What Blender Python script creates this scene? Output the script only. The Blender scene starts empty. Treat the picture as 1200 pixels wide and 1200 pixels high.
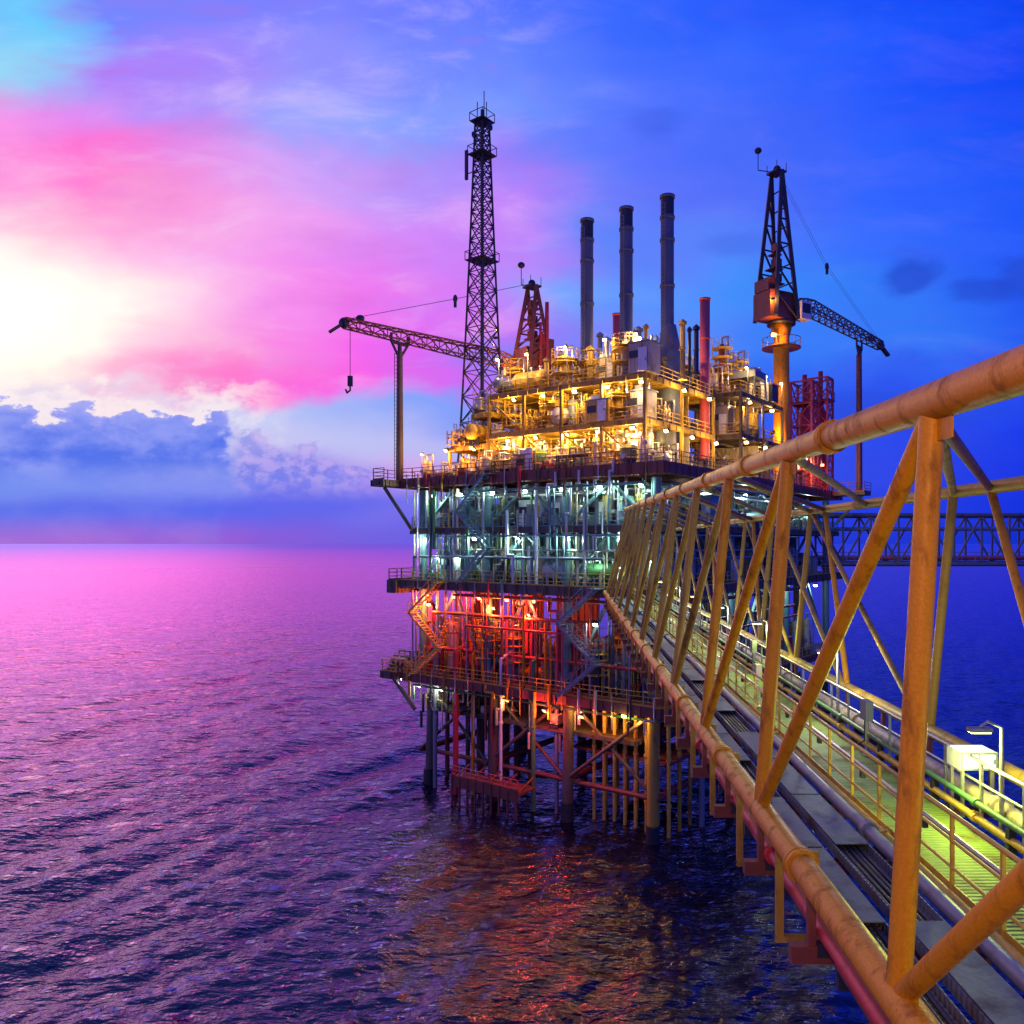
import bpy, math, random
from math import sin, cos, pi, radians, atan2, sqrt
from mathutils import Vector, Matrix, noise
random.seed(11)
S = bpy.context.scene
COL = S.collection
SEA = 24.0                      # the lens stands 24 m above the sea
F = 900.0 / 1200.0              # focal length in frame widths
# ------------------------------------------------------------------ helpers
def lin(c):
    return tuple(((v/255.)/12.92 if v/255. <= .04045 else ((v/255.+.055)/1.055)**2.4) for v in c)

def frame(d):
    d = d.normalized()
    a = Vector((0, 0, 1)) if abs(d.z) < .95 else Vector((1, 0, 0))
    x = d.cross(a).normalized()
    return x, d.cross(x).normalized()

class MB:
    def __init__(s):
        s.v = []; s.f = []; s.sm = []
    def add(s, vs, fs, smooth=False):
        o = len(s.v); s.v += [tuple(p) for p in vs]
        for f in fs:
            s.f.append(tuple(i+o for i in f)); s.sm.append(smooth)
        return s
    def box(s, c, d, rz=0, b=0):
        x, y, z = d[0]/2, d[1]/2, d[2]/2
        cr, sr = cos(rz), sin(rz)
        vs = []
        for k in (-z, z):
            for (i, j) in ((-x, -y), (x, -y), (x, y), (-x, y)):
                vs.append((c[0]+i*cr-j*sr, c[1]+i*sr+j*cr, c[2]+k))
        return s.add(vs, [(3, 2, 1, 0), (4, 5, 6, 7), (0, 1, 5, 4), (1, 2, 6, 5), (2, 3, 7, 6), (3, 0, 4, 7)])
    def tube(s, a, b, r, n=8, r2=None, caps=True):
        a = Vector(a); b = Vector(b); r2 = r if r2 is None else r2
        if (b-a).length < 1e-6: return s
        x, y = frame(b-a); vs = []
        for p, q in ((a, r), (b, r2)):
            for i in range(n):
                t = 2*pi*i/n; vs.append(p+x*cos(t)*q+y*sin(t)*q)
        s.add(vs, [(i, (i+1) % n, n+(i+1) % n, n+i) for i in range(n)], n > 4)
        if caps: s.add(vs, [tuple(range(n-1, -1, -1)), tuple(range(n, 2*n))])
        return s
    def bar(s, a, b, w, h=None):
        a = Vector(a); b = Vector(b); h = h or w
        x, y = frame(b-a); vs = []
        for p in (a, b):
            for i, j in ((-1, -1), (1, -1), (1, 1), (-1, 1)): vs.append(p+x*i*w/2+y*j*h/2)
        return s.add(vs, [(3, 2, 1, 0), (4, 5, 6, 7), (0, 1, 5, 4), (1, 2, 6, 5), (2, 3, 7, 6), (3, 0, 4, 7)])
    def path(s, pts, r, n=8):
        for a, b in zip(pts[:-1], pts[1:]): s.tube(a, b, r, n)
        for p in pts[1:-1]: s.ball(p, r*1.02, 8, 5)
        return s
    def ball(s, c, r, n=10, m=6, sc=(1, 1, 1)):
        vs = []; fs = []
        for j in range(m+1):
            ph = pi*j/m
            for i in range(n):
                t = 2*pi*i/n
                vs.append((c[0]+r*sc[0]*sin(ph)*cos(t), c[1]+r*sc[1]*sin(ph)*sin(t), c[2]+r*sc[2]*cos(ph)))
        for j in range(m):
            for i in range(n):
                fs.append((j*n+i, (j+1)*n+i, (j+1)*n+(i+1) % n, j*n+(i+1) % n))
        return s.add(vs, fs, True)
    def lathe(s, c, prof, n=16, axis='z'):
        vs = []; fs = []
        for (r, h) in prof:
            for i in range(n):
                t = 2*pi*i/n; q = (r*cos(t), r*sin(t), h)
                if axis == 'x': q = (h, q[0], q[1])
                if axis == 'y': q = (q[1], h, q[0])
                vs.append((c[0]+q[0], c[1]+q[1], c[2]+q[2]))
        for j in range(len(prof)-1):
            for i in range(n): fs.append((j*n+i, j*n+(i+1) % n, (j+1)*n+(i+1) % n, (j+1)*n+i))
        return s.add(vs, fs, True)
    def build(s, name, m, parent=None):
        me = bpy.data.meshes.new(name)
        me.from_pydata(s.v, [], s.f); me.materials.append(m)
        me.polygons.foreach_set('use_smooth', s.sm); me.update()
        o = bpy.data.objects.new(name, me); COL.objects.link(o)
        if parent: o.parent = parent
        return o

def tag(o, label, cat, group=None, kind=None):
    if label: o['label'] = label
    if cat: o['category'] = cat
    if group: o['group'] = group
    if kind: o['kind'] = kind
    return o
def thing(name, label, cat, loc=(0, 0, 0), rz=0, group=None):
    o = bpy.data.objects.new(name, None); COL.objects.link(o)
    o.location = loc; o.rotation_euler = (0, 0, rz); o.empty_display_size = .3
    return tag(o, label, cat, group)
def copy_thing(root, loc, rz):
    r = root.copy(); COL.objects.link(r); r.location = loc; r.rotation_euler = (0, 0, rz)
    for ch in root.children:
        c = ch.copy(); COL.objects.link(c); c.parent = r
        for g in ch.children:
            d = g.copy(); COL.objects.link(d); d.parent = c
    return r

# ------------------------------------------------------------------ materials
def nt(m):
    m.use_nodes = True; t = m.node_tree; t.nodes.clear(); return t
def paint(name, rgb, rough=.45, metal=0., rust=.25, scale=1.3, rustc=(.10, .035, .012), bump=.15, spec=.5):
    m = bpy.data.materials.new(name); t = nt(m); N = t.nodes; L = t.links
    out = N.new('ShaderNodeOutputMaterial'); b = N.new('ShaderNodeBsdfPrincipled')
    L.new(b.outputs[0], out.inputs[0])
    tc = N.new('ShaderNodeTexCoord')
    n1 = N.new('ShaderNodeTexNoise'); n1.inputs['Scale'].default_value = scale; n1.inputs['Detail'].default_value = 8; n1.inputs['Roughness'].default_value = .65
    n2 = N.new('ShaderNodeTexNoise'); n2.inputs['Scale'].default_value = scale*7; n2.inputs['Detail'].default_value = 5
    mp = N.new('ShaderNodeMapping'); mp.inputs['Scale'].default_value = (1, 1, .35)
    L.new(tc.outputs['Object'], mp.inputs[0]); L.new(mp.outputs[0], n1.inputs[0]); L.new(tc.outputs['Object'], n2.inputs[0])
    r = N.new('ShaderNodeMapRange'); r.inputs[1].default_value = .62-rust*.35; r.inputs[2].default_value = .80-rust*.3
    L.new(n1.outputs[0], r.inputs[0])
    v = N.new('ShaderNodeMapRange'); v.inputs[1].default_value = .25; v.inputs[2].default_value = .75; v.inputs[3].default_value = .82; v.inputs[4].default_value = 1.08
    L.new(n2.outputs[0], v.inputs[0])
    mul = N.new('ShaderNodeMix'); mul.data_type = 'RGBA'; mul.blend_type = 'MULTIPLY'; mul.inputs[0].default_value = 1
    mul.inputs[6].default_value = (*rgb, 1); L.new(v.outputs[0], mul.inputs[7])
    mx = N.new('ShaderNodeMix'); mx.data_type = 'RGBA'; L.new(mul.outputs[2], mx.inputs[6]); mx.inputs[7].default_value = (*rustc, 1)
    fac = N.new('ShaderNodeMath'); fac.operation = 'MULTIPLY'; fac.inputs[1].default_value = min(1, rust*2.6); L.new(r.outputs[0], fac.inputs[0])
    L.new(fac.outputs[0], mx.inputs[0]); L.new(mx.outputs[2], b.inputs['Base Color'])
    rr = N.new('ShaderNodeMapRange'); rr.inputs[3].default_value = rough; rr.inputs[4].default_value = .85; L.new(fac.outputs[0], rr.inputs[0])
    L.new(rr.outputs[0], b.inputs['Roughness']); b.inputs['Metallic'].default_value = metal; b.inputs['Specular IOR Level'].default_value = spec
    bp = N.new('ShaderNodeBump'); bp.inputs['Strength'].default_value = bump; bp.inputs['Distance'].default_value = .02
    L.new(n2.outputs[0], bp.inputs['Height']); L.new(bp.outputs[0], b.inputs['Normal'])
    return m
def glow(name, rgb, st):
    m = bpy.data.materials.new(name); t = nt(m); N = t.nodes; L = t.links
    out = N.new('ShaderNodeOutputMaterial'); e = N.new('ShaderNodeEmission')
    e.inputs[0].default_value = (*rgb, 1); e.inputs[1].default_value = st; L.new(e.outputs[0], out.inputs[0])
    return m
def grating(name, rgb):
    m = paint(name, rgb, .6, .3, .35); t = m.node_tree; N = t.nodes; L = t.links
    tc = N.new('ShaderNodeTexCoord'); w = N.new('ShaderNodeTexWave'); w.bands_direction = 'Y'; w.inputs['Scale'].default_value = 3.2
    L.new(tc.outputs['Object'], w.inputs[0])
    b = [n for n in N if n.type == 'BSDF_PRINCIPLED'][0]; bp = [n for n in N if n.type == 'BUMP'][0]
    bp2 = N.new('ShaderNodeBump'); bp2.inputs['Strength'].default_value = .6; bp2.inputs['Distance'].default_value = .03
    L.new(w.outputs[1], bp2.inputs['Height']); L.new(bp.outputs[0], bp2.inputs['Normal']); L.new(bp2.outputs[0], b.inputs['Normal'])
    return m
M = dict(
    rubber=paint('wet_rubber', (.02, .02, .02), .6),
    orange=paint('orange_paint', (.62, .265, .008), .40, 0, .30, 5.0, (.12, .030, .006), spec=.22, bump=.2),
    ochre=paint('ochre_paint', (.44, .27, .03), .5, 0, .35, 1.1, spec=.3),
    yellow=paint('yellow_paint', (.68, .42, .04), .45, 0, .25),
    grey=paint('grey_steel', (.20, .22, .24), .45, .2, .22),
    dark=paint('dark_steel', (.035, .04, .05), .5, .3, .2),
    deck=paint('deck_steel', (.10, .085, .06), .6, .1, .45),
    white=paint('white_paint', (.68, .68, .62), .4, 0, .15),
    cream=paint('cream_paint', (.58, .48, .28), .5, 0, .3),
    teal=paint('teal_grey_paint', (.13, .24, .24), .45, .1, .2),
    green=paint('green_paint', (.07, .19, .06), .5, 0, .25),
    red=paint('red_paint', (.52, .035, .03), .45, 0, .2),
    brown=paint('red_brown_paint', (.20, .05, .025), .5, 0, .3),
    steel=paint('bare_steel', (.42, .42, .40), .35, .75, .15),
    stack=paint('blue_grey_stack_paint', (.12, .14, .18), .5, .1, .3, .9),
    tealp=paint('pale_teal_panel_paint', (.24, .38, .36), .5, 0, .3, 1.6),
    plate=paint('galvanised_plate', (.12, .14, .145), .62, .1, .3, 2.2, (.05, .045, .04), bump=.3),
    pink=paint('faded_red_paint', (.62, .09, .10), .5, 0, .15),
    grate=grating('steel_grating', (.17, .19, .20)),
    gratey=grating('yellow_grating', (.22, .30, .06)),
)
LAMPC = dict(gold=(1, .64, .23), warm=(1, .40, .08), red=(1, .10, .04), cool=(.62, 1, .90), lime=(.85, 1, .18), white=(.95, 1, .85))
GL = {k: glow('lamp_glow_'+k, v, 26) for k, v in LAMPC.items()}
def mat_add(k, m): M[k] = m

# ------------------------------------------------------------------ platform frame
C0 = Vector((7.25, 61.0)); UV = Vector((-23.7, 17.0)).normalized(); VV = Vector((-UV.y*-1, -UV.x))
VV = Vector((UV.y, -UV.x))
RZ = atan2(-UV.y, -UV.x)
TOP, INT, MID, LOW = SEA+6.4, SEA+1.5, SEA-3.7, SEA-13.0
UL, VL = 29.0, 46.0
def W(u, v, z):
    p = C0+UV*u+VV*v; return (p.x, p.y, z)
def Lc(u, v, z): return (-u, v, z)
def u_at(px, v):
    k = (px-668)/900.; b = C0+VV*v
    return (k*b.y-b.x)/(UV.x-k*UV.y)
def px_of(p): return 668+900*p[0]/p[1]

# ------------------------------------------------------------------ sea
def make_sea():
    verts = []; faces = []
    nr, na = 420, 420
    a0, a1 = radians(-62), radians(62)
    rs = [14.0*(400/14.0)**(i/(nr-40)) for i in range(nr-40)]
    r = rs[-1]
    while len(rs) < nr: r *= 1.12; rs.append(r)
    rs[-1] = 60000.
    for r in rs:
        for j in range(na):
            a = a0+(a1-a0)*j/(na-1)
            x = r*sin(a); y = r*cos(a)
            fade = max(0., min(1., (380-r)/300.))
            z = 0
            if fade > 0:
                c = x*.55+y*.83; k = x*.83-y*.55
                z = .62*noise.noise(Vector((c*.035, k*.17, 0)))+.34*noise.noise(Vector((c*.10+5, k*.42+c*.03, 3.)))+.13*noise.noise(Vector((x*.55+k*.3, y*1.1, 7.)))+.06*noise.noise(Vector((x*1.5, y*2.4, 11.)))
                z *= fade
            verts.append((x, y, z))
    for i in range(nr-1):
        for j in range(na-1):
            q = i*na+j; faces.append((q+1, q, q+na, q+na+1)[::-1] if False else (q, q+1, q+na+1, q+na))
    mb = MB(); mb.v = verts; mb.f = faces; mb.sm = [True]*len(faces)
    # the rest of the sheet: under and behind the viewer, out to the sides
    o = len(mb.v)
    ring = []
    m = bpy.data.materials.new('sea_water'); t = nt(m); N = t.nodes; L = t.links
    out = N.new('ShaderNodeOutputMaterial')
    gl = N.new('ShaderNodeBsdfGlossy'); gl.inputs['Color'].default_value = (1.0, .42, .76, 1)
    df = N.new('ShaderNodeBsdfDiffuse'); df.inputs['Color'].default_value = (.002, .004, .014, 1)
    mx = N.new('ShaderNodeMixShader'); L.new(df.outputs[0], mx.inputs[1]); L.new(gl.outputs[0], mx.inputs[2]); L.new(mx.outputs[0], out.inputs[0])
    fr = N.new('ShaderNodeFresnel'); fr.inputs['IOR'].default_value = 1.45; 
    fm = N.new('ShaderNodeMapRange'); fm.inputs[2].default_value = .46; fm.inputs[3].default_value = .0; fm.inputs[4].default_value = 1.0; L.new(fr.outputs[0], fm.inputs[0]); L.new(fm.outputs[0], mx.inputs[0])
    tc = N.new('ShaderNodeTexCoord')
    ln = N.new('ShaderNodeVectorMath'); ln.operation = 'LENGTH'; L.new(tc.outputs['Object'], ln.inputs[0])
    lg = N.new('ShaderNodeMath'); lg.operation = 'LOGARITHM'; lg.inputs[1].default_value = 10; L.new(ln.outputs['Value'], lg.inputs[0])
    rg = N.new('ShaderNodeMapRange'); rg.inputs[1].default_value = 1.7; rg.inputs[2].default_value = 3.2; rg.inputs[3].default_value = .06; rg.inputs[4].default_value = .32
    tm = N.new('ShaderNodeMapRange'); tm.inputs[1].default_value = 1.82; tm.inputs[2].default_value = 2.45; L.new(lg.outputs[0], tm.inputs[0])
    tx = N.new('ShaderNodeMix'); tx.data_type = 'RGBA'; tx.inputs[6].default_value = (.52, .43, .60, 1); tx.inputs[7].default_value = (1.0, .42, .80, 1)  # reflected light coloured by distance: dim near the viewer, pink farther out
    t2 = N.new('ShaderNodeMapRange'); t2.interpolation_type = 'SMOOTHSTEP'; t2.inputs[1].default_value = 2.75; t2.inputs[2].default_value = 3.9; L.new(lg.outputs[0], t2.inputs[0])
    ty = N.new('ShaderNodeMix'); ty.data_type = 'RGBA'; ty.inputs[7].default_value = (.42, .38, .80, 1)  # bluish tint painted into the far reflection softens the horizon
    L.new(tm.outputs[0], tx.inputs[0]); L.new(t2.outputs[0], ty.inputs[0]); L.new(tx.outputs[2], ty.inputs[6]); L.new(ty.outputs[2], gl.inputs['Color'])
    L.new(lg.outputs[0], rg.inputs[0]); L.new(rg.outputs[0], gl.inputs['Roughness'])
    prev = None
    for sc, st, dist, sy in ((.16, .7, 1.2, 2.4), (.55, .55, .42, 2.0), (1.9, .4, .12, 1.5), (5.0, .22, .035, 1.4)):
        mp = N.new('ShaderNodeMapping'); mp.inputs['Scale'].default_value = (sc, sc*sy, 1); mp.inputs['Rotation'].default_value = (0, 0, radians(-35 if sc < .3 else 12))
        n = N.new('ShaderNodeTexNoise'); n.inputs['Scale'].default_value = 1; n.inputs['Detail'].default_value = 4; n.inputs['Roughness'].default_value = .55
        L.new(tc.outputs['Object'], mp.inputs[0]); L.new(mp.outputs[0], n.inputs[0])
        bp = N.new('ShaderNodeBump'); bp.inputs['Strength'].default_value = st; bp.inputs['Distance'].default_value = dist
        L.new(n.outputs[0], bp.inputs['Height'])
        if prev: L.new(prev.outputs[0], bp.inputs['Normal'])
        prev = bp
    L.new(prev.outputs[0], gl.inputs['Normal']); L.new(prev.outputs[0], fr.inputs['Normal'])
    mb.add([(-60000, -60000, -.9), (60000, -60000, -.9), (60000, 60000, -.9), (-60000, 60000, -.9)], [(0, 1, 2, 3)])
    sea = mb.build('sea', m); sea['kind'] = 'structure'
make_sea()

# ------------------------------------------------------------------ lamps
LAMPS = []
def lamp(loc, col, power, where, rz=0, size=.16, aim=(0, -1, -.6), name='floodlight', r=.12, pole=0):
    t = thing(name, None, 'floodlight', loc, rz)
    a = Vector(aim).normalized()
    mb = MB(); mb.bar((0, 0, 0), Vector((0, 0, 0))+a*size*1.2, size*2, size*1.4); mb.build('housing', M['dark'], t)
    g = MB(); g.bar(a*size*1.2, a*(size*1.2+.03), size*1.7, size*1.2); g.build('lens', GL[col], t)
    br = MB(); br.tube((0, 0, 0), (0, 0, size*2.2), .03, 6); br.build('bracket', M['grey'], t)
    if pole: MB().tube((0, .1, -pole), (0, .1, 0), .05, 8).build('pole', M['grey'], t)
    ld = bpy.data.lights.new('lamp_bulb', 'POINT'); ld.energy = power; ld.color = LAMPC[col]; ld.shadow_soft_size = r
    lo = bpy.data.objects.new('lamp_bulb', ld); COL.objects.link(lo); lo.parent = t; lo.location = a*(size*1.2+.3)
    LAMPS.append((t, col, where))
    return t

# ------------------------------------------------------------------ near footbridge
BAY = 4.76; Y1 = 6.6
def Yn(n): return Y1+(n-1)*BAY
ZT, ZB = SEA+1.08, SEA-3.92
XLT, XLB, XRT, XRB = 3.22, 2.82, 8.05, 7.55
NB = 12; YE = Yn(12.6)
def XT(y): return 3.12+.025*(y-Y1)
def ZTf(y): return SEA+1.22+.028*(y-Y1)
def make_bridge():
    T = thing('footbridge', 'orange tubular truss footbridge running over the sea to the oil platform', 'bridge', (0, 0, 0))
    def P(a, b, r, name, m='orange', n=16): MB().tube(a, b, r, n).build(name, M[m], T)
    P((XT(-4), -4, ZTf(-4)), (XT(YE), YE, ZTf(YE)), .165, 'top_chord', n=24)
    P((XLB, -4, ZB), (XLB, YE, ZB), .165, 'bottom_chord', n=24)
    P((XRT, -4, ZT), (XRT, YE, ZT), .13, 'top_chord', 'ochre')
    P((XRB, -4, ZB), (XRB, YE, ZB), .14, 'bottom_chord', 'ochre')
    for n in range(0, NB+1):
        y = Yn(n); y2 = Yn(n+1)
        P((XT(y), y, ZTf(y)), (XLB, y, ZB), .105 if n > 0 else .12, 'post', 'orange' if n < 4 else 'ochre')  # far posts in ochre: yellow-green walkway lamp light put into the colour
        if n < NB: P((XT(y), y-.1, ZTf(y)), (XLB, y2, ZB), .092, 'diagonal', 'orange' if n < 3 else 'ochre')  # far diagonals likewise coloured for the lamp light on them
        # bolted splice collars halfway along each chord bay, and gusset plates at the nodes
        ym = (y+y2)/2+.4
        if ym < YE:
            for (cx, cz) in ((XLB, ZB), (XT(ym), ZTf(ym))):
                for q in (-.05, .05):
                    g = MB(); g.tube((cx, ym+q-.03, cz), (cx, ym+q+.03, cz), .205, 24)
                    for i in range(12): a_ = i*pi/6; g.tube((cx+.188*cos(a_), ym+q-.045, cz+.188*sin(a_)), (cx+.188*cos(a_), ym+q+.045, cz+.188*sin(a_)), .012, 6)
                    g.build('splice_flange', M['orange'], T)
        MB().box((XT(y)-.004, y-.12, ZTf(y)-.24), (.022, .44, .22)).build('gusset_plate', M['orange'], T)
        # top lateral braces, drawn long and flat
        if n+2 <= NB: P((XT(y), y, ZTf(y)-.02), (XRT, Yn(n+2), ZT-.02), .075, 'lateral_brace', 'ochre', 10)
        if n+2 <= NB and n % 2 == 1: P((XT(y), y+.1, ZTf(y)-.02), (XRT, Yn(n+2)-1.4, ZT-.02), .07, 'lateral_brace', 'brown', 10)
        if n % 2 == 1 or n > 5:
            P((XRT, y, ZT), (XRB, y, ZB), .095, 'post', 'ochre')
            if n >= 5: P((XRT, y, ZT), (XRB, Yn(n-2)+.3, ZB), .075, 'diagonal', 'ochre')
        if n % 2 == 0 and n >= 2: P((XRT, Yn(n+1)-1.4, ZT), (XRB, y, ZB), .08, 'diagonal')
    # floor hung below the chords
    fz = SEA-4.6
    d = MB()
    for n in range(0, NB*2+1):
        y = Yn(n/2.)
        d.box(((XLB+XRB)/2, y, fz-.18), (XRB-XLB+.5, .14, .2))
        d.bar((XLB, y, ZB), (XLB, y, fz-.1), .09); d.bar((XRB, y, ZB), (XRB, y, fz-.1), .09)
    d.build('floor_beam', M['brown'], T)
    MB().box((5.85, (YE-4)/2, fz-.04), (1.5, YE+4, .05)).build('walkway_grating', M['gratey'], T)
    for x in (5.02, 6.68):
        r = MB(); y = -3.
        while y < YE:
            r.bar((x, y, fz), (x, y, fz+1.05), .045); y += 1.19
        for z in (.35, .7, 1.05): r.tube((x, -4, fz+z), (x, YE, fz+z), .024 if z < 1 else .032, 8)
        r.box((x, (YE-4)/2, fz+.07), (.012, YE+4, .13))
        r.build('handrail', M['yellow'] if x < 6 else M['steel'], T)
    # hanger brackets under the left bottom chord
    for n in range(2, 22):
        y = Yn(1+n/2.)-1.2
        h = MB(); z0 = ZB-.15
        h.bar((XLB-.05, y, z0), (XLB-.05, y, z0-1.15), .07, .1); h.bar((XLB+.42, y, z0), (XLB+.42, y, z0-1.15), .07, .1)
        h.bar((XLB-.1, y, z0-1.15), (XLB+.5, y, z0-1.15), .08, .08)
        h.build('pipe_hanger', M['ochre'], T)
    return T
make_bridge()
fz = SEA-4.6
def long_pipe(x, z, r, m, label, name='pipeline', cat='pipe', flange=None, hanger=False):
    t = thing(name, label, cat, (x, 0, z))
    MB().tube((0, -4, 0), (0, YE+1.5, 0), r, 14).build('pipe_run', M[m], t)
    y = 4.2+x*.31
    while y < YE:
        MB().tube((0, y-.06, 0), (0, y+.06, 0), r*1.45, 14).build('flange', M[m], t); y += flange or 6.1
    y = 1.8
    while y < YE:
        MB().box((0, y, -r-.08), (r*2.2, .10, .16)).build('pipe_shoe', M['dark'], t); y += BAY/2
def tray(x, w, z, label, m='grey'):
    t = thing('cable_tray', label, 'cable tray', (x, 0, z))
    b = MB(); b.box((0, (YE-4)/2, 0), (w, YE+4, .02)); b.box((-w/2, (YE-4)/2, .06), (.02, YE+4, .14)); b.box((w/2, (YE-4)/2, .06), (.02, YE+4, .14))
    b.build('tray', M['grate'], t)
    c = MB()
    for i in range(5):
        xx = -w/2+w*(i+.7)/6.; pts = []
        y = -4
        while y < YE: pts.append((xx+random.uniform(-.02, .02), y, .05)); y += 3.
        c.path(pts, .028, 6)
    c.build('cables', M['dark'], t)
    y = 0.
    while y < YE:
        if random.random() < .85: MB().box((0, y+1.1, .145), (w*.96, 2.14, .015), random.uniform(-.004, .004)).build('cover_plate', M[m], t)
        y += 2.2
tray(3.38, .52, fz+.1, 'grey covered cable tray closest to the big orange lower chord', 'plate')
tray(4.05, .5, fz+.14, 'bare steel cable tray second in from the orange lower chord', 'plate')
long_pipe(4.55, fz+.22, .10, 'grey', 'grey pipe running beside the cable trays on the footbridge')
long_pipe(4.82, fz+.12, .07, 'yellow', 'thin yellow pipe at the foot of the yellow handrail')
long_pipe(6.98, fz+.30, .14, 'cream', 'thick cream pipe outside the far handrail of the footbridge')
long_pipe(7.30, fz+.20, .09, 'dark', 'thin dark pipe at the far edge of the footbridge')
long_pipe(2.98, ZB-.62, .10, 'red', 'red pipe slung in hangers below the orange lower chord')
long_pipe(3.17, ZB-1.05, .055, 'brown', 'thin brown pipe lying lowest in the hangers below the bridge')

long_pipe(5.22, fz+.62, .035, 'steel', 'slim bare conduit clipped inside the yellow handrail')
long_pipe(6.50, fz+.45, .05, 'green', 'slim green conduit clipped inside the far handrail')
long_pipe(6.50, fz+.22, .06, 'yellow', 'slim yellow conduit low inside the far handrail')
y = 7.6; jb = 0; JW = ['nearest', 'second nearest', 'third nearest', 'fourth nearest', 'fifth nearest', 'sixth nearest', 'seventh nearest', 'eighth nearest']
while y < 50 and jb < 8:
    t = thing('junction_box', 'junction box on a stand by the yellow handrail, %s to the viewer' % JW[jb], 'junction box', (5.3 if jb % 2 else 6.45, y, fz), 0, 'junction boxes on the footbridge')
    b = MB(); b.box((0, 0, .98), (.16, .34, .42)); b.build('box_body', M['grey' if jb % 3 else 'cream'], t)
    b = MB(); b.bar((0, 0, 0), (0, 0, .78), .05); b.box((0, 0, .01), (.18, .18, .02)); b.build('stand', M['steel'], t)
    b = MB(); b.path([(0, .1, .78), (0, .1, .3), (0, .5, .12)], .02, 6); b.build('cable', M['dark'], t)
    y += 4.4+.3*jb; jb += 1
# white light box and lamp posts on the walkway
def lightbox():
    t = thing('light_box', 'white glowing box on legs by the far handrail of the footbridge', 'light box', (6.85, 13.1, fz))
    b = MB(); b.box((0, 0, .95), (.62, .46, .30)); b.build('box_body', M['white'], t)
    b = MB(); b.box((0, -.235, .95), (.54, .012, .22)); b.box((0, 0, 1.106), (.54, .38, .012)); b.build('lit_panel', glow('box_panel_glow', (.9, 1, .82), 2.6), t)
    b = MB()
    for x in (-.29, 0, .29): b.box((x, -.245, .95), (.03, .02, .28))
    for z in (.82, 1.08): b.box((0, -.246, z), (.62, .022, .03))
    b.box((.24, -.262, .95), (.03, .02, .08)); b.build('panel_frame', M['grey'], t)
    b = MB(); b.path([(.2, .1, .8), (.2, .1, .35), (.5, .1, .2)], .025, 6); b.build('supply_cable', M['dark'], t)
    for sx in (-.25, .25):
        for sy in (-.18, .18): MB().bar((sx, sy, 0), (sx, sy, .8), .05).build('leg', M['steel'], t)
    ld = bpy.data.lights.new('lamp_bulb', 'POINT'); ld.energy = 60; ld.color = LAMPC['lime']; ld.shadow_soft_size = .1
    lo = bpy.data.objects.new('lamp_bulb', ld); COL.objects.link(lo); lo.parent = t; lo.location = (-.5, -.6, .9)
lightbox()
def lamp_post(x, y, col, pw, label, h=2.3, dx=-.35):
    t = thing('lamp_post', label, 'lamp post', (x, y, fz), 0, 'lamp posts along the footbridge')
    MB().tube((0, 0, 0), (0, 0, h), .045, 10, .03).build('pole', M['steel'], t)
    MB().path([(0, 0, h), (dx*.6, 0, h+.1), (dx, 0, h)], .022, 8).build('arm', M['steel'], t)
    MB().box((dx, 0, h-.03), (.34, .16, .07)).build('lamp_head', M['grey'], t)
    MB().box((dx, 0, h-.072), (.30, .13, .012)).build('lens', GL[col], t)
    ld = bpy.data.lights.new('lamp_bulb', 'POINT'); ld.energy = pw; ld.color = LAMPC[col]; ld.shadow_soft_size = .12
    lo = bpy.data.objects.new('lamp_bulb', ld); COL.objects.link(lo); lo.parent = t; lo.location = (dx, 0, h-.25)
lamp_post(6.8, 12.1, 'lime', 150, 'lamp post standing beside the white glowing box', 1.7)
ords = ['nearest', 'second', 'third', 'fourth', 'fifth', 'sixth', 'seventh']
for i, y in enumerate((19.5, 26.5, 33, 40, 47.5, 55)):
    lamp_post(6.8, y, 'lime' if i % 2 else 'white', 150, 'walkway lamp post, %s one beyond the white glowing box' % ords[i], 1.9)
lamp_post(6.8, 5.0, 'lime', 150, 'lamp post closest to the viewer, before the white glowing box', 1.9)

# ------------------------------------------------------------------ the platform structure
PL = thing('oil_platform', 'large multi-deck steel oil platform standing in the sea on braced legs', 'oil platform', (C0.x, C0.y, 0), RZ)
def pbox(mb, u0, u1, v0, v1, z0, z1): return mb.box((-(u0+u1)/2, (v0+v1)/2, (z0+z1)/2), (abs(u1-u0), abs(v1-v0), z1-z0))
def deck(u0, u1, v0, v1, z, depth=.9, m='deck', name='deck', step=4.6):
    mb = MB(); pbox(mb, u0, u1, v0, v1, z-.12, z)
    for v in (v0, v1): pbox(mb, u0, u1, v-.12, v+.12, z-depth, z+.03)
    for u in (u0, u1): pbox(mb, u-.12, u+.12, v0+.13, v1-.13, z-depth, z+.03)
    u = u0+step
    while u < u1-1: pbox(mb, u-.09, u+.09, v0+.13, v1-.13, z-depth*.8, z-.13); u += step
    v = v0+step
    while v < v1-1: pbox(mb, u0+.13, u1-.13, v-.07, v+.07, z-depth*.6, z-.14); v += step
    # web stiffeners on the outer girders
    u = u0+.6
    while u < u1: pbox(mb, u-.03, u+.03, v0-.2, v0-.12, z-depth, z); u += 1.2
    v = v0+.6
    while v < v1: pbox(mb, u0-.2, u0-.12, v-.03, v+.03, z-depth, z); v += 1.2
    return mb.build(name, M[m], PL)
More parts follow.
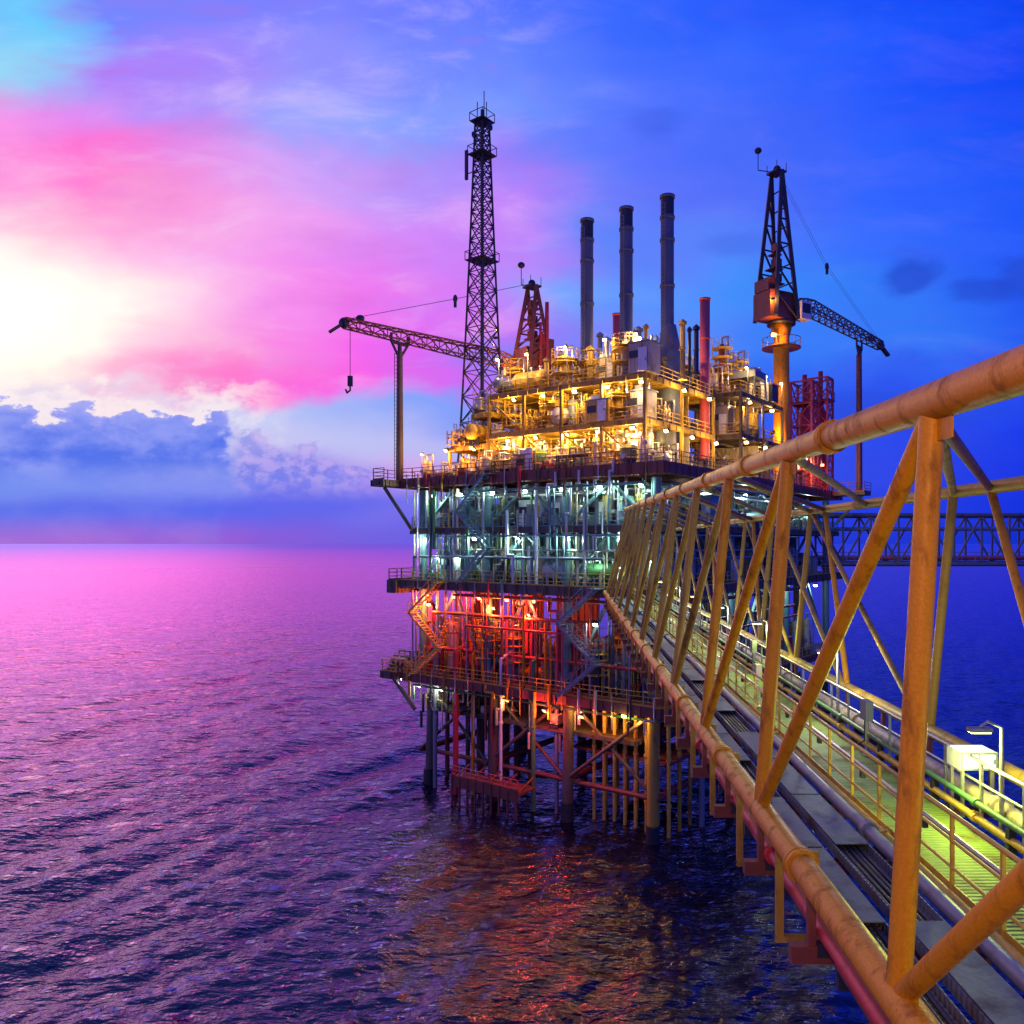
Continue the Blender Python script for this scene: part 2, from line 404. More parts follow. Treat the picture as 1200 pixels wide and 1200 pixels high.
def rail(pts, z, m='yellow', name='handrail', par=None, h=1.15):
    mb = MB()
    for (a, b) in zip(pts[:-1], pts[1:]):
        A = Vector(Lc(a[0], a[1], z)); B = Vector(Lc(b[0], b[1], z)); n = max(1, int((B-A).length/1.5))
        for i in range(n+1):
            p = A.lerp(B, i/n); mb.bar(p, p+Vector((0, 0, h)), .07)
        for k in (.4, .78, h): mb.tube(A+Vector((0, 0, k)), B+Vector((0, 0, k)), .035, 6)
        mb.bar(A+Vector((0, 0, .08)), B+Vector((0, 0, .08)), .02, .16)
    return mb.build(name, M[m], par or PL)
deck(-.6, 29.6, -.6, VL+.6, TOP, .85, 'brown')
deck(-.3, 29, .2, VL, INT, .55)
deck(-.6, 29.6, -.6, VL+.6, MID, .8, 'deck')
deck(-.4, 29.0, -.8, VL, LOW, .75, 'brown')
deck(3, 27, 1, 40, LOW-3.4, .35, step=7)
deck(29.7, 31.9, -1.2, 7, LOW, .7, name='balcony')
deck(29.75, 31.1, -1.0, 10, MID, 1.3, name='balcony')
deck(29.75, 31.6, -2.6, 3.2, TOP-.05, .6, name='balcony')
rail([(29.9, -2.5), (31.5, -2.5), (31.5, 3.1)], TOP, 'brown')
rail([(29.5, -.5), (-.5, -.5), (-.5, VL)], TOP, 'brown')
rail([(29.5, -.5), (-.5, -.5), (-.5, VL)], MID, 'yellow')
rail([(29.7, -1.1), (31.8, -1.1), (31.8, 6.9)], LOW, 'yellow')
rail([(29.0, -.7), (-.3, -.7), (-.3, VL)], LOW, 'yellow')
rail([(29.8, -.9), (31.0, -.9), (31.0, 9)], MID, 'brown')
rail([(28.9, .3), (-.2, .3), (-.2, VL)], INT, 'teal')
CU = (1.0, 10.0, 19.2, 28.0); CV = (1.0, 15.5, 30.5, 45.0)
for i, u in enumerate(CU):
    for j, v in enumerate(CV):
        MB().tube(Lc(u, v, LOW), Lc(u, v, TOP-1.0), .42, 14).build('column', M['teal'], PL)
        ju = 1.3+(u-1)*25.4/27; bu = 1.1+(u-1)*25.6/27; bv = (v-23)*1.02+23
        MB().tube(Lc(ju, v, LOW-.1), Lc(bu, bv, -4), .46, 16, .52).build('jacket_leg', M['deck'] if i or j else M['ochre'], PL)
        MB().tube(Lc(bu, bv, -1.5), Lc(bu, bv, 1.3+random.uniform(-.2, .3)), .60, 16, .56).build('marine_growth', M['rubber'], PL)
# braces between decks on the two seen faces
for (z0, z1, nm) in ((LOW, MID-.9, 'truss_brace'), (MID, INT-.5, 'truss_brace'), (INT, TOP-1.1, 'truss_brace')):
    for k in range(3):
        a, b = CU[k], CU[k+1]; m = (a+b)/2
        for (p, q) in (((a, z0), (m, z1)), ((m, z1), (b, z0))):
            MB().tube(Lc(p[0], 1., p[1]), Lc(q[0], 1., q[1]), .17, 10).build(nm, M['teal'], PL)
        a, b = CV[k], CV[k+1]; m = (a+b)/2
        for (p, q) in (((a, z0), (m, z1)), ((m, z1), (b, z0))):
            MB().tube(Lc(1., p[0], p[1]), Lc(1., q[0], q[1]), .17, 10).build(nm, M['teal'], PL)
# jacket bracing near the water
for z in (3.2,):
    for j in (0, 1, 3):
        MB().tube(Lc(1.0, CV[j], z), Lc(26.8, CV[j], z), .22, 12).build('jacket_brace', M['brown'], PL)
    for i in range(4):
        MB().tube(Lc(CU[i], .6, z+.02), Lc(CU[i], 45.2, z+.02), .32, 12).build('jacket_brace', M['brown'], PL)
for k in range(3):
    a, b = CU[k], CU[k+1]
    MB().tube(Lc(a, 1, LOW-.6), Lc(b, .6, 3.2), .17, 12).build('jacket_brace', M['deck'], PL)
    MB().tube(Lc(b, 1.2, LOW-.6), Lc(a, .9, 3.2), .17, 12).build('jacket_brace', M['deck'], PL)
    a, b = CV[k], CV[k+1]
    MB().tube(Lc(1, a, LOW-.6), Lc(.5, b, 3.2), .26, 12).build('jacket_brace', M['deck'], PL)
for r in range(3):
    for k in range(4):
        u = 19.6+k*1.5; v = 3.4+r*2.2; MB().tube(Lc(u, v, -4), Lc(u, v, LOW-.2), .24, 10).build('caisson', M['deck'], PL)
# conductors under the near corner
for r in range(3):
    for k in range(8):
        u = .4+k*1.05; v = 2.0+r*1.9
        mb = MB(); mb.tube(Lc(u, v, -4), Lc(u, v, LOW-.2), .16, 12)
        for z in (2.4, 6.2): mb.tube(Lc(u, v, z), Lc(u, v, z+.25), .22, 12)
        mb.build('conductor_pipe', M['yellow'] if r == 0 else M['ochre'], PL)
g = MB(); pbox(g, .2, 10, 1.9, 7.6, 5.8, 6.05); g.build('conductor_guide', M['brown'], PL)
# risers and caissons elsewhere under the deck
for (u, v, m, r) in ((25.5, .2, 'grey', .22), (22.5, 0, 'red', .28), (20.6, .4, 'orange', .18), (16.5, -.3, 'white', .14), (13.1, .2, 'green', .2), (26.6, 3, 'brown', .25), (11.4, 1.4, 'steel', .2), (-.6, 6, 'grey', .25), (-.8, 12, 'yellow', .22), (-.7, 20, 'green', .2)):
    mb = MB(); mb.path([Lc(u, v+1.5, LOW+3), Lc(u, v, LOW+2.4), Lc(u, v, -4)], r, 12)
    for z in (7.5, LOW-.9): mb.tube(Lc(u, v, z), Lc(u, v, z+.2), r*1.5, 12)
    mb.build('riser', M[m], PL)
# boat landing
bl = MB(); pbox(bl, 12.5, 20.5, -2.6, -.2, 2.2, 2.4); pbox(bl, 12.5, 20.5, -2.75, -2.6, 1.7, 2.7)
for i in range(9): bl.tube(Lc(12.7+i*.95, -2.75, -1), Lc(12.7+i*.95, -2.75, 2.8), .11, 8)
for i in range(5): bl.bar(Lc(12.7+i*1.9, -.3, 3.2), Lc(12.7+i*1.9, -2.6, 2.3), .15)
bl.build('boat_landing', M['brown'], PL)
rail([(20.4, -2.6), (12.6, -2.6)], 2.4, 'pink', 'landing_handrail')
# stairs zig-zag on the left end of the seen face
def stairs(ua, ub, v, z0, z1, flights, m='yellow'):
    mb = MB(); h = (z1-z0)/flights
    for f in range(flights):
        a, b = (ua, ub) if f % 2 == 0 else (ub, ua); za = z0+f*h; n = 12
        for s in (-.4, .4):
            mb.bar(Lc(a, v+s, za), Lc(b, v+s, za+h), .06, .22)
            mb.tube(Lc(a, v+s, za+1), Lc(b, v+s, za+h+1), .03, 6)
            for q in (.1, .4, .7, 1.): mb.bar(Lc(a+(b-a)*q, v+s, za+h*q), Lc(a+(b-a)*q, v+s, za+h*q+1), .05)
        for i in range(n):
            q = (i+.5)/n; mb.box(Lc(a+(b-a)*q, v, za+h*q), (.28, .8, .04))
        pbox(mb, b-.6, b+.6, v-.5, v+.5, za+h-.05, za+h)
    mb.build('staircase', M[m], PL)
stairs(27.4, 23.4, -1.2, LOW, MID, 3)
stairs(9.2, 5.4, -1.2, LOW, MID, 3, 'grey')
stairs(21, 17.5, -1.1, MID, TOP, 3, 'teal')
# hanging pipes on the seen face (teal storey, and some in the red bay)
def drops(n, zlo, zhi, ua, ub, cols, vs=(-.15, .35, .9, 2.0), name='drop_pipe'):
    for k in range(n):
        u = ua+(ub-ua)*(k+.5)/n+random.uniform(-.12, .12); v = random.choice(vs); z0 = zlo+random.choice((0, 0, (zhi-zlo)*.35)); z1 = zhi-random.choice((0, 0, 0, (zhi-zlo)*.25))
        r = random.choice((.05, .07, .1, .14)); mb = MB()
        if random.random() < .4:
            du = random.uniform(-1.1, 1.1); zm = random.uniform(z0+.8, z1-.8); mb.path([Lc(u, v, z0), Lc(u, v, zm), Lc(u+du, v+.1, zm), Lc(u+du, v+.1, z1)], r, 8)
        else: mb.tube(Lc(u, v, z0), Lc(u, v, z1), r, 8)
        mb.build(name, M[random.choice(cols)], PL)
drops(62, MID, TOP-1.1, .3, 28.8, ('teal', 'white', 'steel', 'grey', 'teal', 'green', 'cream'))
drops(20, MID, INT-.6, .6, 28.6, ('white', 'cream', 'steel'), (.5, 1.4), 'downcomer')
drops(46, LOW, MID-1, 7, 28.6, ('red', 'pink', 'brown', 'orange', 'steel', 'red'), (-.2, .5, 1.4), 'riser_pipe')
drops(14, LOW, MID-1, .2, 7, ('dark', 'grey', 'teal', 'steel'), (-.2, .5, 1.4), 'riser_pipe')
drops(18, TOP-2.4, TOP+.5, .2, 29.2, ('brown', 'cream', 'steel', 'ochre', 'deck', 'grey', 'red'), (-.82, -.95), 'edge_pipe')
drops(16, MID-1.9, MID+.5, .2, 29.2, ('brown', 'teal', 'steel', 'red', 'deck', 'grey'), (-.84, -.98), 'edge_pipe')
drops(18, LOW-2.2, LOW+.8, .2, 28.6, ('brown', 'cream', 'steel', 'ochre', 'deck', 'orange'), (-1.0, -1.12), 'edge_pipe')
drops(26, LOW-5.5, LOW-.9, 9, 28, ('dark', 'brown', 'grey', 'cream', 'deck'), (.3, 1.2, 2.4, 4), 'hanging_pipe')
def bulkhead(u0, u1, v, z0, z1, m, side=False):
    mb = MB(); x = u0
    while x < u1-.2:
        x2 = min(u1, x+random.choice((1.6, 2.2, 3.0)))
        if random.random() < .86:
            if side: pbox(mb, v-.04, v+.04, x, x2-.04, z0, z1)
            else: pbox(mb, x, x2-.04, v-.04, v+.04, z0, z1)
            k = x+.25
            while k < x2-.1:
                if side: pbox(mb, v-.14, v-.05, k-.04, k+.04, z0+.1, z1-.1)
                else: pbox(mb, k-.04, k+.04, v-.14, v-.05, z0+.1, z1-.1)
                k += .5
        x = x2
    for z in (z0+.08, z1-.08):
        if side: mb.bar(Lc(v+.1, u0, z), Lc(v+.1, u1, z), .16)
        else: mb.bar(Lc(u0, v+.1, z), Lc(u1, v+.1, z), .16)
    mb.build('bulkhead', M[m], PL)
bulkhead(.5, 28.6, 6.8, INT, TOP-1, 'tealp'); bulkhead(.5, 28.6, 7.0, MID, INT-.6, 'tealp'); bulkhead(.5, 28.0, 8.2, LOW, MID-1, 'brown')
bulkhead(8, 45, 4.2, INT, TOP-1, 'teal', True); bulkhead(8, 45, 4.3, MID, INT-.6, 'teal', True); bulkhead(9, 45, 4.4, LOW, MID-1, 'deck', True)
bulkhead(3.4, 20.2, 11.6, TOP, TOP+3.7, 'cream'); bulkhead(3.4, 20.2, 11.4, TOP+4.2, TOP+7.4, 'ochre'); bulkhead(8, 20, 12.4, TOP+8, TOP+10.2, 'ochre')
bulkhead(1.6, 8.8, 24, TOP, TOP+4, 'cream'); bulkhead(1.6, 8.8, 24, TOP+4.6, TOP+8.2, 'ochre')
# pipe racks, horizontal runs
for (z, v, m, r) in ((TOP-1.5, -.3, 'teal', .12), (TOP-1.9, .1, 'steel', .09), (INT+2.9, 1.3, 'white', .14), (INT-.8, -.1, 'teal', .1), (MID+2.4, .2, 'grey', .14), (MID+3.1, .5, 'steel', .1), (MID-1.2, -.3, 'brown', .16), (LOW+5.2, -.2, 'red', .12), (LOW+6.2, .4, 'brown', .15), (LOW-1.2, -.2, 'green', .12), (LOW+2.6, .8, 'red', .16)):
    ua, ub = sorted((random.uniform(-.4, 8), random.uniform(20, 29)))
    mb = MB(); mb.path([Lc(ua, v+1.6, z), Lc(ua, v, z), Lc(ub, v, z), Lc(ub, v, z-1.5)], r, 8); mb.build('pipe_run', M[m], PL)
    mb = MB(); mb.path([Lc(v+1.6, 2., z), Lc(v-.6, 2.5, z), Lc(v-.6, 30, z), Lc(v-.6, 30, z-1.2)], r, 8); mb.build('pipe_run', M[m], PL)
# upper module frame: open storeys of the golden-lit block
UP = [TOP, TOP+4.2, TOP+8.2]
def frame_block(u0, u1, v0, v1, z0, levels, m='ochre'):
    nu = max(1, round((u1-u0)/4.5)); nv = max(1, round((v1-v0)/5.5))
    zt = levels[-1]
    for i in range(nu+1):
        for j in range(nv+1):
            if i in (0, nu) or j in (0, nv):
                u = u0+(u1-u0)*i/nu; v = v0+(v1-v0)*j/nv
                MB().bar(Lc(u, v, z0), Lc(u, v, zt), .26).build('frame_post', M[m], PL)
    for z in levels: deck(u0, u1, v0, v1, z, .42, m, 'module_floor', 4.4); rail([(u1-.1, v1), (u1-.1, v0+.1), (u0+.1, v0+.1), (u0+.1, v1)], z, 'yellow')
    for i in range(nu):
        a = u0+(u1-u0)*i/nu; b = u0+(u1-u0)*(i+1)/nu
        zz = [z0]+levels
        for k in range(len(zz)-1):
            if random.random() < .6: MB().bar(Lc(a, v0, zz[k]), Lc(b, v0, zz[k+1]-.4), .12).build('frame_brace', M[m], PL)
frame_block(3, 20.5, 2.6, 16, TOP, [TOP+4.2, TOP+8.0])
frame_block(1.2, 9, 18.5, 30, TOP, [TOP+4.6, TOP+8.8], 'deck')
frame_block(21.2, 26.2, 3.0, 12, TOP, [TOP+3.4])
frame_block(21.2, 23.4, 3.4, 11, TOP+3.4, [TOP+6.6])
# brackets outboard of the right corner for the boom rest
mb = MB(); pbox(mb, -4.6, -.75, 42, 44.8, TOP-.5, TOP-.1); mb.bar(Lc(-4, 43.3, TOP-.5), Lc(-.7, 43.3, TOP-4), .3); mb.build('outrigger', M['deck'], PL)
rail([(-.8, 42), (-4.6, 42), (-4.6, 44.8)], TOP-.1, 'brown')
for a, b in (((31, -1.5, TOP-.7), (28.5, -.1, TOP-5)), ((31.5, 0, LOW-.7), (29, .8, LOW-4)), ((31, 4, MID-1.2), (28.4, 4, MID-4.5))): MB().bar(Lc(*a), Lc(*b), .3).build('bracket_strut', M['deck'], PL)

# ------------------------------------------------------------------ equipment on the decks
EQ = []     # root, colour word, kind word, plural, level phrase
CW = dict(grey='grey', white='white', cream='cream', teal='teal grey', green='green', red='red', brown='red-brown', steel='bare steel', yellow='yellow', ochre='ochre', dark='black', orange='orange', pink='faded red', tealp='pale teal', stack='slate blue', deck='rusty')
def reg(t, m, kind, plural, level): EQ.append((t, CW[m], kind, plural, level)); return t
def tank_h(u, v, z, m, level, L=4., r=.8, along=0):
    t = thing('horizontal_tank', None, 'tank', W(u, v, z), RZ+along*pi/2); zc = r+.5
    MB().lathe((0, 0, zc), [(0.001, -L/2-r*.5), (r*.6, -L/2-r*.38), (r*.92, -L/2-r*.15), (r, -L/2), (r, L/2), (r*.92, L/2+r*.15), (r*.6, L/2+r*.38), (0.001, L/2+r*.5)], 18, 'x').build('shell', M[m], t)
    for s in (-1, 1): MB().box((s*L*.3, 0, .35+r*.2), (.25, r*1.5, .7+r*.3)).build('saddle', M['dark'], t)
    for k in (-.3, 0, .35): n = MB(); n.tube((L*k, 0, zc+r*.9), (L*k, 0, zc+r+.35), .12, 8); n.tube((L*k, 0, zc+r+.3), (L*k, 0, zc+r+.38), .2, 8); n.build('nozzle', M['steel'], t)
    n = MB(); n.path([(L*.2, -r+.02, zc), (L*.2, -r-.3, zc), (L*.2, -r-.3, .1)], .08, 8); n.build('drain_pipe', M['steel'], t)
    return reg(t, m, 'horizontal tank', 'horizontal tanks', level)
def tank_v(u, v, z, m, level, h=3.5, r=.7):
    t = thing('vertical_vessel', None, 'vessel', W(u, v, z), RZ+random.choice((0, pi/2)))
    MB().lathe((0, 0, 0), [(r, .5), (r, h-r*.5), (r*.9, h-r*.25), (r*.55, h-.08), (0.001, h)], 18).build('shell', M[m], t)
    MB().lathe((0, 0, 0), [(r*1.08, 0), (r*1.08, .12), (r*.97, .14), (r*.97, .5)], 18).build('skirt', M['dark'], t)
    n = MB(); n.tube((0, 0, h-.1), (0, 0, h+.5), .12, 8); n.path([(0, 0, h+.5), (r+.4, 0, h+.5), (r+.4, 0, .1)], .1, 8); n.tube((0, -r*.9, h*.4), (0, -r-.3, h*.4), .22, 10)
    n.build('nozzle', M['steel'], t)
    l = MB()
    for s in (-.2, .2): l.bar((-r-.15, s, .1), (-r-.15, s, h+.6), .05)
    k = .4
    while k < h+.5: l.bar((-r-.15, -.2, k), (-r-.15, .2, k), .03); k += .35
    for k in (h*.35, h*.8): l.lathe((0, 0, k), [(r*1.0, -.06), (r*1.05, -.06), (r*1.05, .06), (r*1.0, .06)], 18)
    l.build('ladder', M['yellow'], t)
    return reg(t, m, 'upright vessel', 'upright vessels', level)
def cabin(u, v, z, m, level, d=(3, 2.4, 2.6)):
    t = thing('equipment_enclosure', None, 'cabin', W(u, v, z), RZ)
    x, y, h = d; b = MB(); b.box((0, 0, h/2+.1), (x, y, h)); 
    k = -x/2+.2
    while k < x/2: b.box((k, -y/2-.02, h/2+.1), (.07, .06, h-.3)); k += .35
    b.build('wall', M[m], t)
    MB().box((0, 0, h+.16), (x+.2, y+.2, .12)).build('roof', M['grey'], t)
    dd = MB(); dd.box((x*.22, -y/2-.07, 1.15), (.85, .05, 2.0)); dr = dd.build('door', M['white'] if m != 'white' else M['grey'], t)
    MB().box((x*.22+.3, -y/2-.12, 1.1), (.05, .05, .16)).build('handle', M['dark'], dr)
    MB().box((-x*.22, -y/2-.06, h*.66), (.9, .05, .6)).build('louvre', M['dark'], t)
    a = MB(); a.box((-x*.2, 0, h+.45), (x*.35, y*.5, .46)); a.tube((x*.3, .2, h+.2), (x*.3, .2, h+.9), .12, 8); a.build('rooftop_fan', M['steel'], t)
    return reg(t, m, 'equipment cabin', 'equipment cabins', level)
def pump(u, v, z, m, level, s=1.):
    t = thing('pump_set', None, 'pump', W(u, v, z), RZ+random.choice((0, pi/2)))
    MB().box((0, 0, .12*s), (2.2*s, .9*s, .2*s)).build('base_frame', M['dark'], t)
    b = MB(); b.lathe((-.55*s, 0, .65*s), [(.001, -.55*s), (.34*s, -.5*s), (.34*s, .5*s), (.001, .55*s)], 14, 'x')
    for i in range(8): b.box((-.95*s+i*.11*s, 0, .65*s), (.03*s, .74*s, .74*s))
    b.build('motor', M[m], t)
    b = MB(); b.lathe((.55*s, 0, .62*s), [(.001, -.3*s), (.42*s, -.2*s), (.42*s, .2*s), (.001, .3*s)], 14, 'x'); b.path([(.55*s, 0, .9*s), (.55*s, 0, 1.9*s), (.55*s, 1.2*s, 1.9*s)], .12*s, 8); b.tube((.8*s, 0, .62*s), (1.3*s, 0, .62*s), .13*s, 8)
    b.build('casing', M['steel'], t)
    return reg(t, m, 'pump set', 'pump sets', level)
def manifold(u, v, z, m, level, w=3.2, h=2.8):
    t = thing('pipe_manifold', None, 'manifold', W(u, v, z), RZ+random.choice((0, 0, pi/2)))
    b = MB(); n = random.randint(3, 6)
    b.tube((-w/2, 0, h*.75), (w/2, 0, h*.75), .17, 10); b.tube((-w/2, .5, h*.45), (w/2, .5, h*.45), .14, 10)
    for i in range(n):
        x = -w/2+w*(i+.5)/n; b.path([(x, 0, h*.75), (x, -.5, h*.75), (x, -.5, 0)], .09, 8)
        if i % 2: b.path([(x, 0, h*.75), (x, 0, h*1.15), (x+.3, .5, h*1.15), (x+.3, .5, h*.45)], .07, 8)
    b.build('piping', M[m], t)
    vm = M[random.choice(('red', 'yellow', 'green', 'dark'))]
    for i in range(n):
        vv = MB(); x = -w/2+w*(i+.5)/n; z0 = h*(.3+.1*(i % 2))
        vv.tube((x, -.5, z0-.16), (x, -.5, z0+.16), .16, 8); vv.tube((x, -.5, z0), (x, -.85, z0), .03, 6); vv.lathe((x, -.85, z0), [(.17, -.02), (.2, 0), (.17, .02), (.14, 0), (.17, -.02)], 12, 'y'); vv.build('valve', vm, t)
    f = MB()
    for x in (-w/2-.1, w/2+.1):
        for y in (-.1, .6): f.bar((x, y, 0), (x, y, h*.85), .1)
        f.bar((x, -.1, h*.62), (x, .6, h*.62), .1)
    for y in (-.1, .6): f.bar((-w/2-.1, y, .12), (w/2+.1, y, .12), .09)
    f.build('support_frame', M['yellow'], t)
    return reg(t, m, 'pipe manifold', 'pipe manifolds', level)
def cooler(u, v, z, m, level, d=(4, 3)):
    t = thing('air_cooler', None, 'air cooler', W(u, v, z), RZ)
    b = MB(); b.box((0, 0, 2.2), (d[0], d[1], .7)); b.build('fin_box', M[m], t)
    for sx in (-1, 1):
        for sy in (-1, 1): MB().bar((sx*(d[0]/2-.1), sy*(d[1]/2-.1), 0), (sx*(d[0]/2-.1), sy*(d[1]/2-.1), 1.86), .14).build('leg', M['grey'], t)
    for sx in (-1, 1):
        r = d[1]*.3; f = MB(); f.lathe((sx*d[0]/4, 0, 2.55), [(r*1.1, 0), (r, .4), (r*.95, .4), (r*.98, 0)], 16); 
        for k in range(5): f.bar((sx*d[0]/4, 0, 2.8), (sx*d[0]/4+r*.95*cos(k*1.257), r*.95*sin(k*1.257), 2.8), .02, .25)
        f.build('fan', M['steel'], t)
    return reg(t, m, 'twin-fan air cooler', 'air coolers', level)
def column_tower(u, v, z, m, level, h=7, r=.5):
    t = thing('process_vessel', None, 'process column', W(u, v, z), RZ)
    MB().lathe((0, 0, 0), [(r*1.2, 0), (r*1.2, .3), (r, .6), (r, h-r), (r*.7, h-r*.3), (.001, h)], 18).build('shell', M[m], t)
    b = MB()
    for k in (h*.4, h*.72, h-.6):
        b.lathe((0, 0, k), [(r, 0), (r+.8, 0), (r+.8, .06), (r, .06)], 14)
        for i in range(8):
            a = i*pi/4; p = (cos(a)*(r+.75), sin(a)*(r+.75), k); b.bar(p, (p[0], p[1], k+1), .045)
        b.lathe((0, 0, k+1), [(r+.73, -.02), (r+.77, -.02), (r+.77, .02), (r+.73, .02), (r+.73, -.02)], 14)
    b.build('ring_platform', M['yellow'], t)
    b = MB(); b.path([(0, 0, h-.1), (0, 0, h+.6), (r+.35, 0, h+.6), (r+.35, 0, .1)], .12, 8); b.build('overhead_pipe', M['steel'], t)
    return reg(t, m, 'tall process column', 'process columns', level)
def vent(u, v, z, m, level, h=4, r=.25):
    t = thing('vent_pipe', None, 'vent pipe', W(u, v, z), RZ)
    b = MB(); b.tube((0, 0, 0), (0, 0, h), r, 14); b.tube((0, 0, 0), (0, 0, .15), r*1.7, 14); b.tube((0, 0, h*.55), (0, 0, h*.55+.1), r*1.4, 14); b.build('pipe', M[m], t)
    MB().lathe((0, 0, h), [(r*1.5, .1), (r*1.6, .3), (.01, .6)], 14).build('rain_cap', M[m], t)
    return reg(t, m, 'vent pipe', 'vent pipes', level)
def crate(u, v, z, m, level, d=(2.4, 1.6, 1.5)):
    t = thing('cargo_basket', None, 'cargo basket', W(u, v, z), RZ+random.uniform(-.1, .1))
    b = MB(); b.box((0, 0, .1), (d[0], d[1], .12)); b.build('floor', M['dark'], t)
    b = MB(); x, y, h = d[0]/2, d[1]/2, d[2]
    for sx in (-1, 1):
        for sy in (-1, 1): b.bar((sx*x, sy*y, 0), (sx*x, sy*y, h), .1)
    for k in (.35, .7, 1.):
        for s in (-1, 1): b.bar((-x, s*y, h*k), (x, s*y, h*k), .06); b.bar((s*x, -y, h*k), (s*x, y, h*k), .06)
    n = 6
    for i in range(1, n):
        for s in (-1, 1): b.bar((-x+2*x*i/n, s*y, .1), (-x+2*x*i/n, s*y, h), .04)
    b.build('cage', M[m], t)
    b = MB(); b.box((0, 0, .5), (d[0]*.8, d[1]*.75, .7)); b.box((.2, .1, 1.), (d[0]*.4, d[1]*.5, .4)); b.build('load', M['cream'], t)
    return reg(t, m, 'cargo basket', 'cargo baskets', level)

def fill(level, z, hmax, u0, u1, v0, v1, n, cols, kinds, avoid=(), gap=1.7):
    done = []; tries = 0
    while len(done) < n and tries < n*40:
        tries += 1
        u = random.uniform(u0, u1); v = v0+(v1-v0)*random.random()**1.4
        if any(abs(u-a)+abs(v-b) < gap for a, b in done): continue
        if any(a0 < u < a1 and b0 < v < b1 for a0, a1, b0, b1 in avoid): continue
        done.append((u, v)); m = random.choice(cols); k = random.choice(kinds)
        if k == 'th': tank_h(u, v, z, m, level, random.uniform(2.2, 4.2), min(random.uniform(.5, .95), hmax*.3), random.choice((0, 0, 1)))
        elif k == 'tv': tank_v(u, v, z, m, level, random.uniform(.6, .98)*hmax, random.uniform(.4, .75))
        elif k == 'ca': cabin(u, v, z, m, level, (random.uniform(1.6, 3), random.uniform(1.3, 2), random.uniform(.55, .85)*min(hmax, 3.4)))
        elif k == 'pu': pump(u, v, z, m, level, random.uniform(.8, 1.2))
        elif k == 'ma': manifold(u, v, z, m, level, random.uniform(1.8, 3.4), random.uniform(.55, .85)*hmax)
        elif k == 'co': column_tower(u, v, z, m, level, random.uniform(.8, 1.)*hmax, random.uniform(.35, .6))
        elif k == 've': vent(u, v, z, m, level, random.uniform(.5, 1.)*hmax, random.uniform(.14, .26))
        elif k == 'cr': crate(u, v, z, m, level)
        elif k == 'ac': cooler(u, v, z, m, level)
gold = ['cream', 'steel', 'yellow', 'white', 'ochre', 'cream', 'grey']
cool = ['teal', 'white', 'steel', 'grey', 'tealp', 'tealp', 'green', 'cream']
hot = ['red', 'brown', 'pink', 'cream', 'orange', 'grey', 'steel']
stk = ((3.9, 5.9, 9, 11), (8.4, 10.4, 9, 11), (13, 15, 9, 11), (23.5, 27.5, 6, 16))
fill('in the lower golden-lit storey', TOP+.02, 3.4, 3.5, 20, 3.4, 11, 38, gold, ['th', 'tv', 'ma', 'pu', 'tv', 'ma', 'co'], stk, 1.35)
fill('in the upper golden-lit storey', TOP+4.22, 3.2, 3.5, 20, 3.2, 11, 38, gold, ['th', 'tv', 'ma', 'ca', 'tv', 'co'], stk, 1.35)
fill('on the golden-lit block roof', TOP+8.02, 3.6, 3.5, 20, 3.4, 14, 36, gold+['brown', 'dark'], ['tv', 've', 'ma', 'th', 've', 'ca', 'co'], stk, 1.4)
for px, v, h in ((657, 9, 4.6), (664, 12, 3.4), (703, 8, 5.4), (711, 6, 4.2), (748, 7, 4.9), (757, 10, 6.), (800, 7, 4.8), (808, 12, 5.6), (816, 6, 3.8), (640, 7, 3.6), (769, 5, 3.2)):
    vent(u_at(px, v), v, TOP+8.02, random.choice(('cream', 'steel', 'yellow', 'dark', 'grey')), 'on the golden-lit block roof', h, random.uniform(.12, .3))
for px, v, h in ((846, 20, 5.5), (852, 22, 4.2), (838, 21, 3.6), (865, 24, 4.8), (876, 27, 3.6)):
    column_tower(u_at(px, v), v, TOP+8.82, random.choice(('dark', 'brown', 'grey')), 'on the roof under the orange crane', h, random.uniform(.3, .55))
fill('at the top deck edge', TOP+.02, 2.2, 1, 29, .4, 1.9, 20, ['brown', 'cream', 'yellow', 'red', 'deck', 'green', 'white'], ['cr', 'pu', 'ma', 'tv', 've', 'ca'], (), 1.5)
fill('in the lower storey under the mast', TOP+.02, 3.0, 21.8, 26.6, 3.4, 6, 9, gold, ['tv', 'ma', 'th', 'pu'], ((23.5, 27.5, 6, 16),))
fill('in the upper storey under the mast', TOP+3.42, 2.7, 21.8, 25.8, 3.4, 6, 8, gold, ['tv', 'ma', 'th', 'pu'], ((23.5, 27.5, 6, 16),), 1.3)
fill('on the roof under the mast', TOP+6.62, 2.4, 21.6, 23.2, 3.6, 8, 4, gold, ['tv', 'ma', 've'], ((23.5, 27.5, 6, 16),))
fill('on deck beside the red stack', TOP+.02, 4, 1, 8.5, 18.5, 29, 12, gold, ['tv', 'ma', 'th', 'co'], ())
fill('in the storey under the orange crane', TOP+4.62, 3.6, 1.6, 8.5, 18.5, 28, 10, gold, ['tv', 'ma', 'th', 'ca'], ())
fill('on the roof under the orange crane', TOP+8.82, 3.0, 1.6, 8.5, 18.5, 28, 10, ['cream', 'dark', 'yellow', 'brown', 'grey'], ['tv', 've', 'ma', 'ca', 'ac'], ())
fill('on deck by the brown boom rest', TOP+.02, 6.5, .8, 8, 36, 45, 9, ['red', 'pink', 'brown', 'grey', 'cream'], ['co', 'tv', 'ma', 've'], ())
fill('in the upper teal-lit storey', INT+.02, 3.3, .6, 28.4, 1.4, 6, 40, cool, ['tv', 'ma', 'th', 'ca', 'tv', 'ma'], (), 1.4)
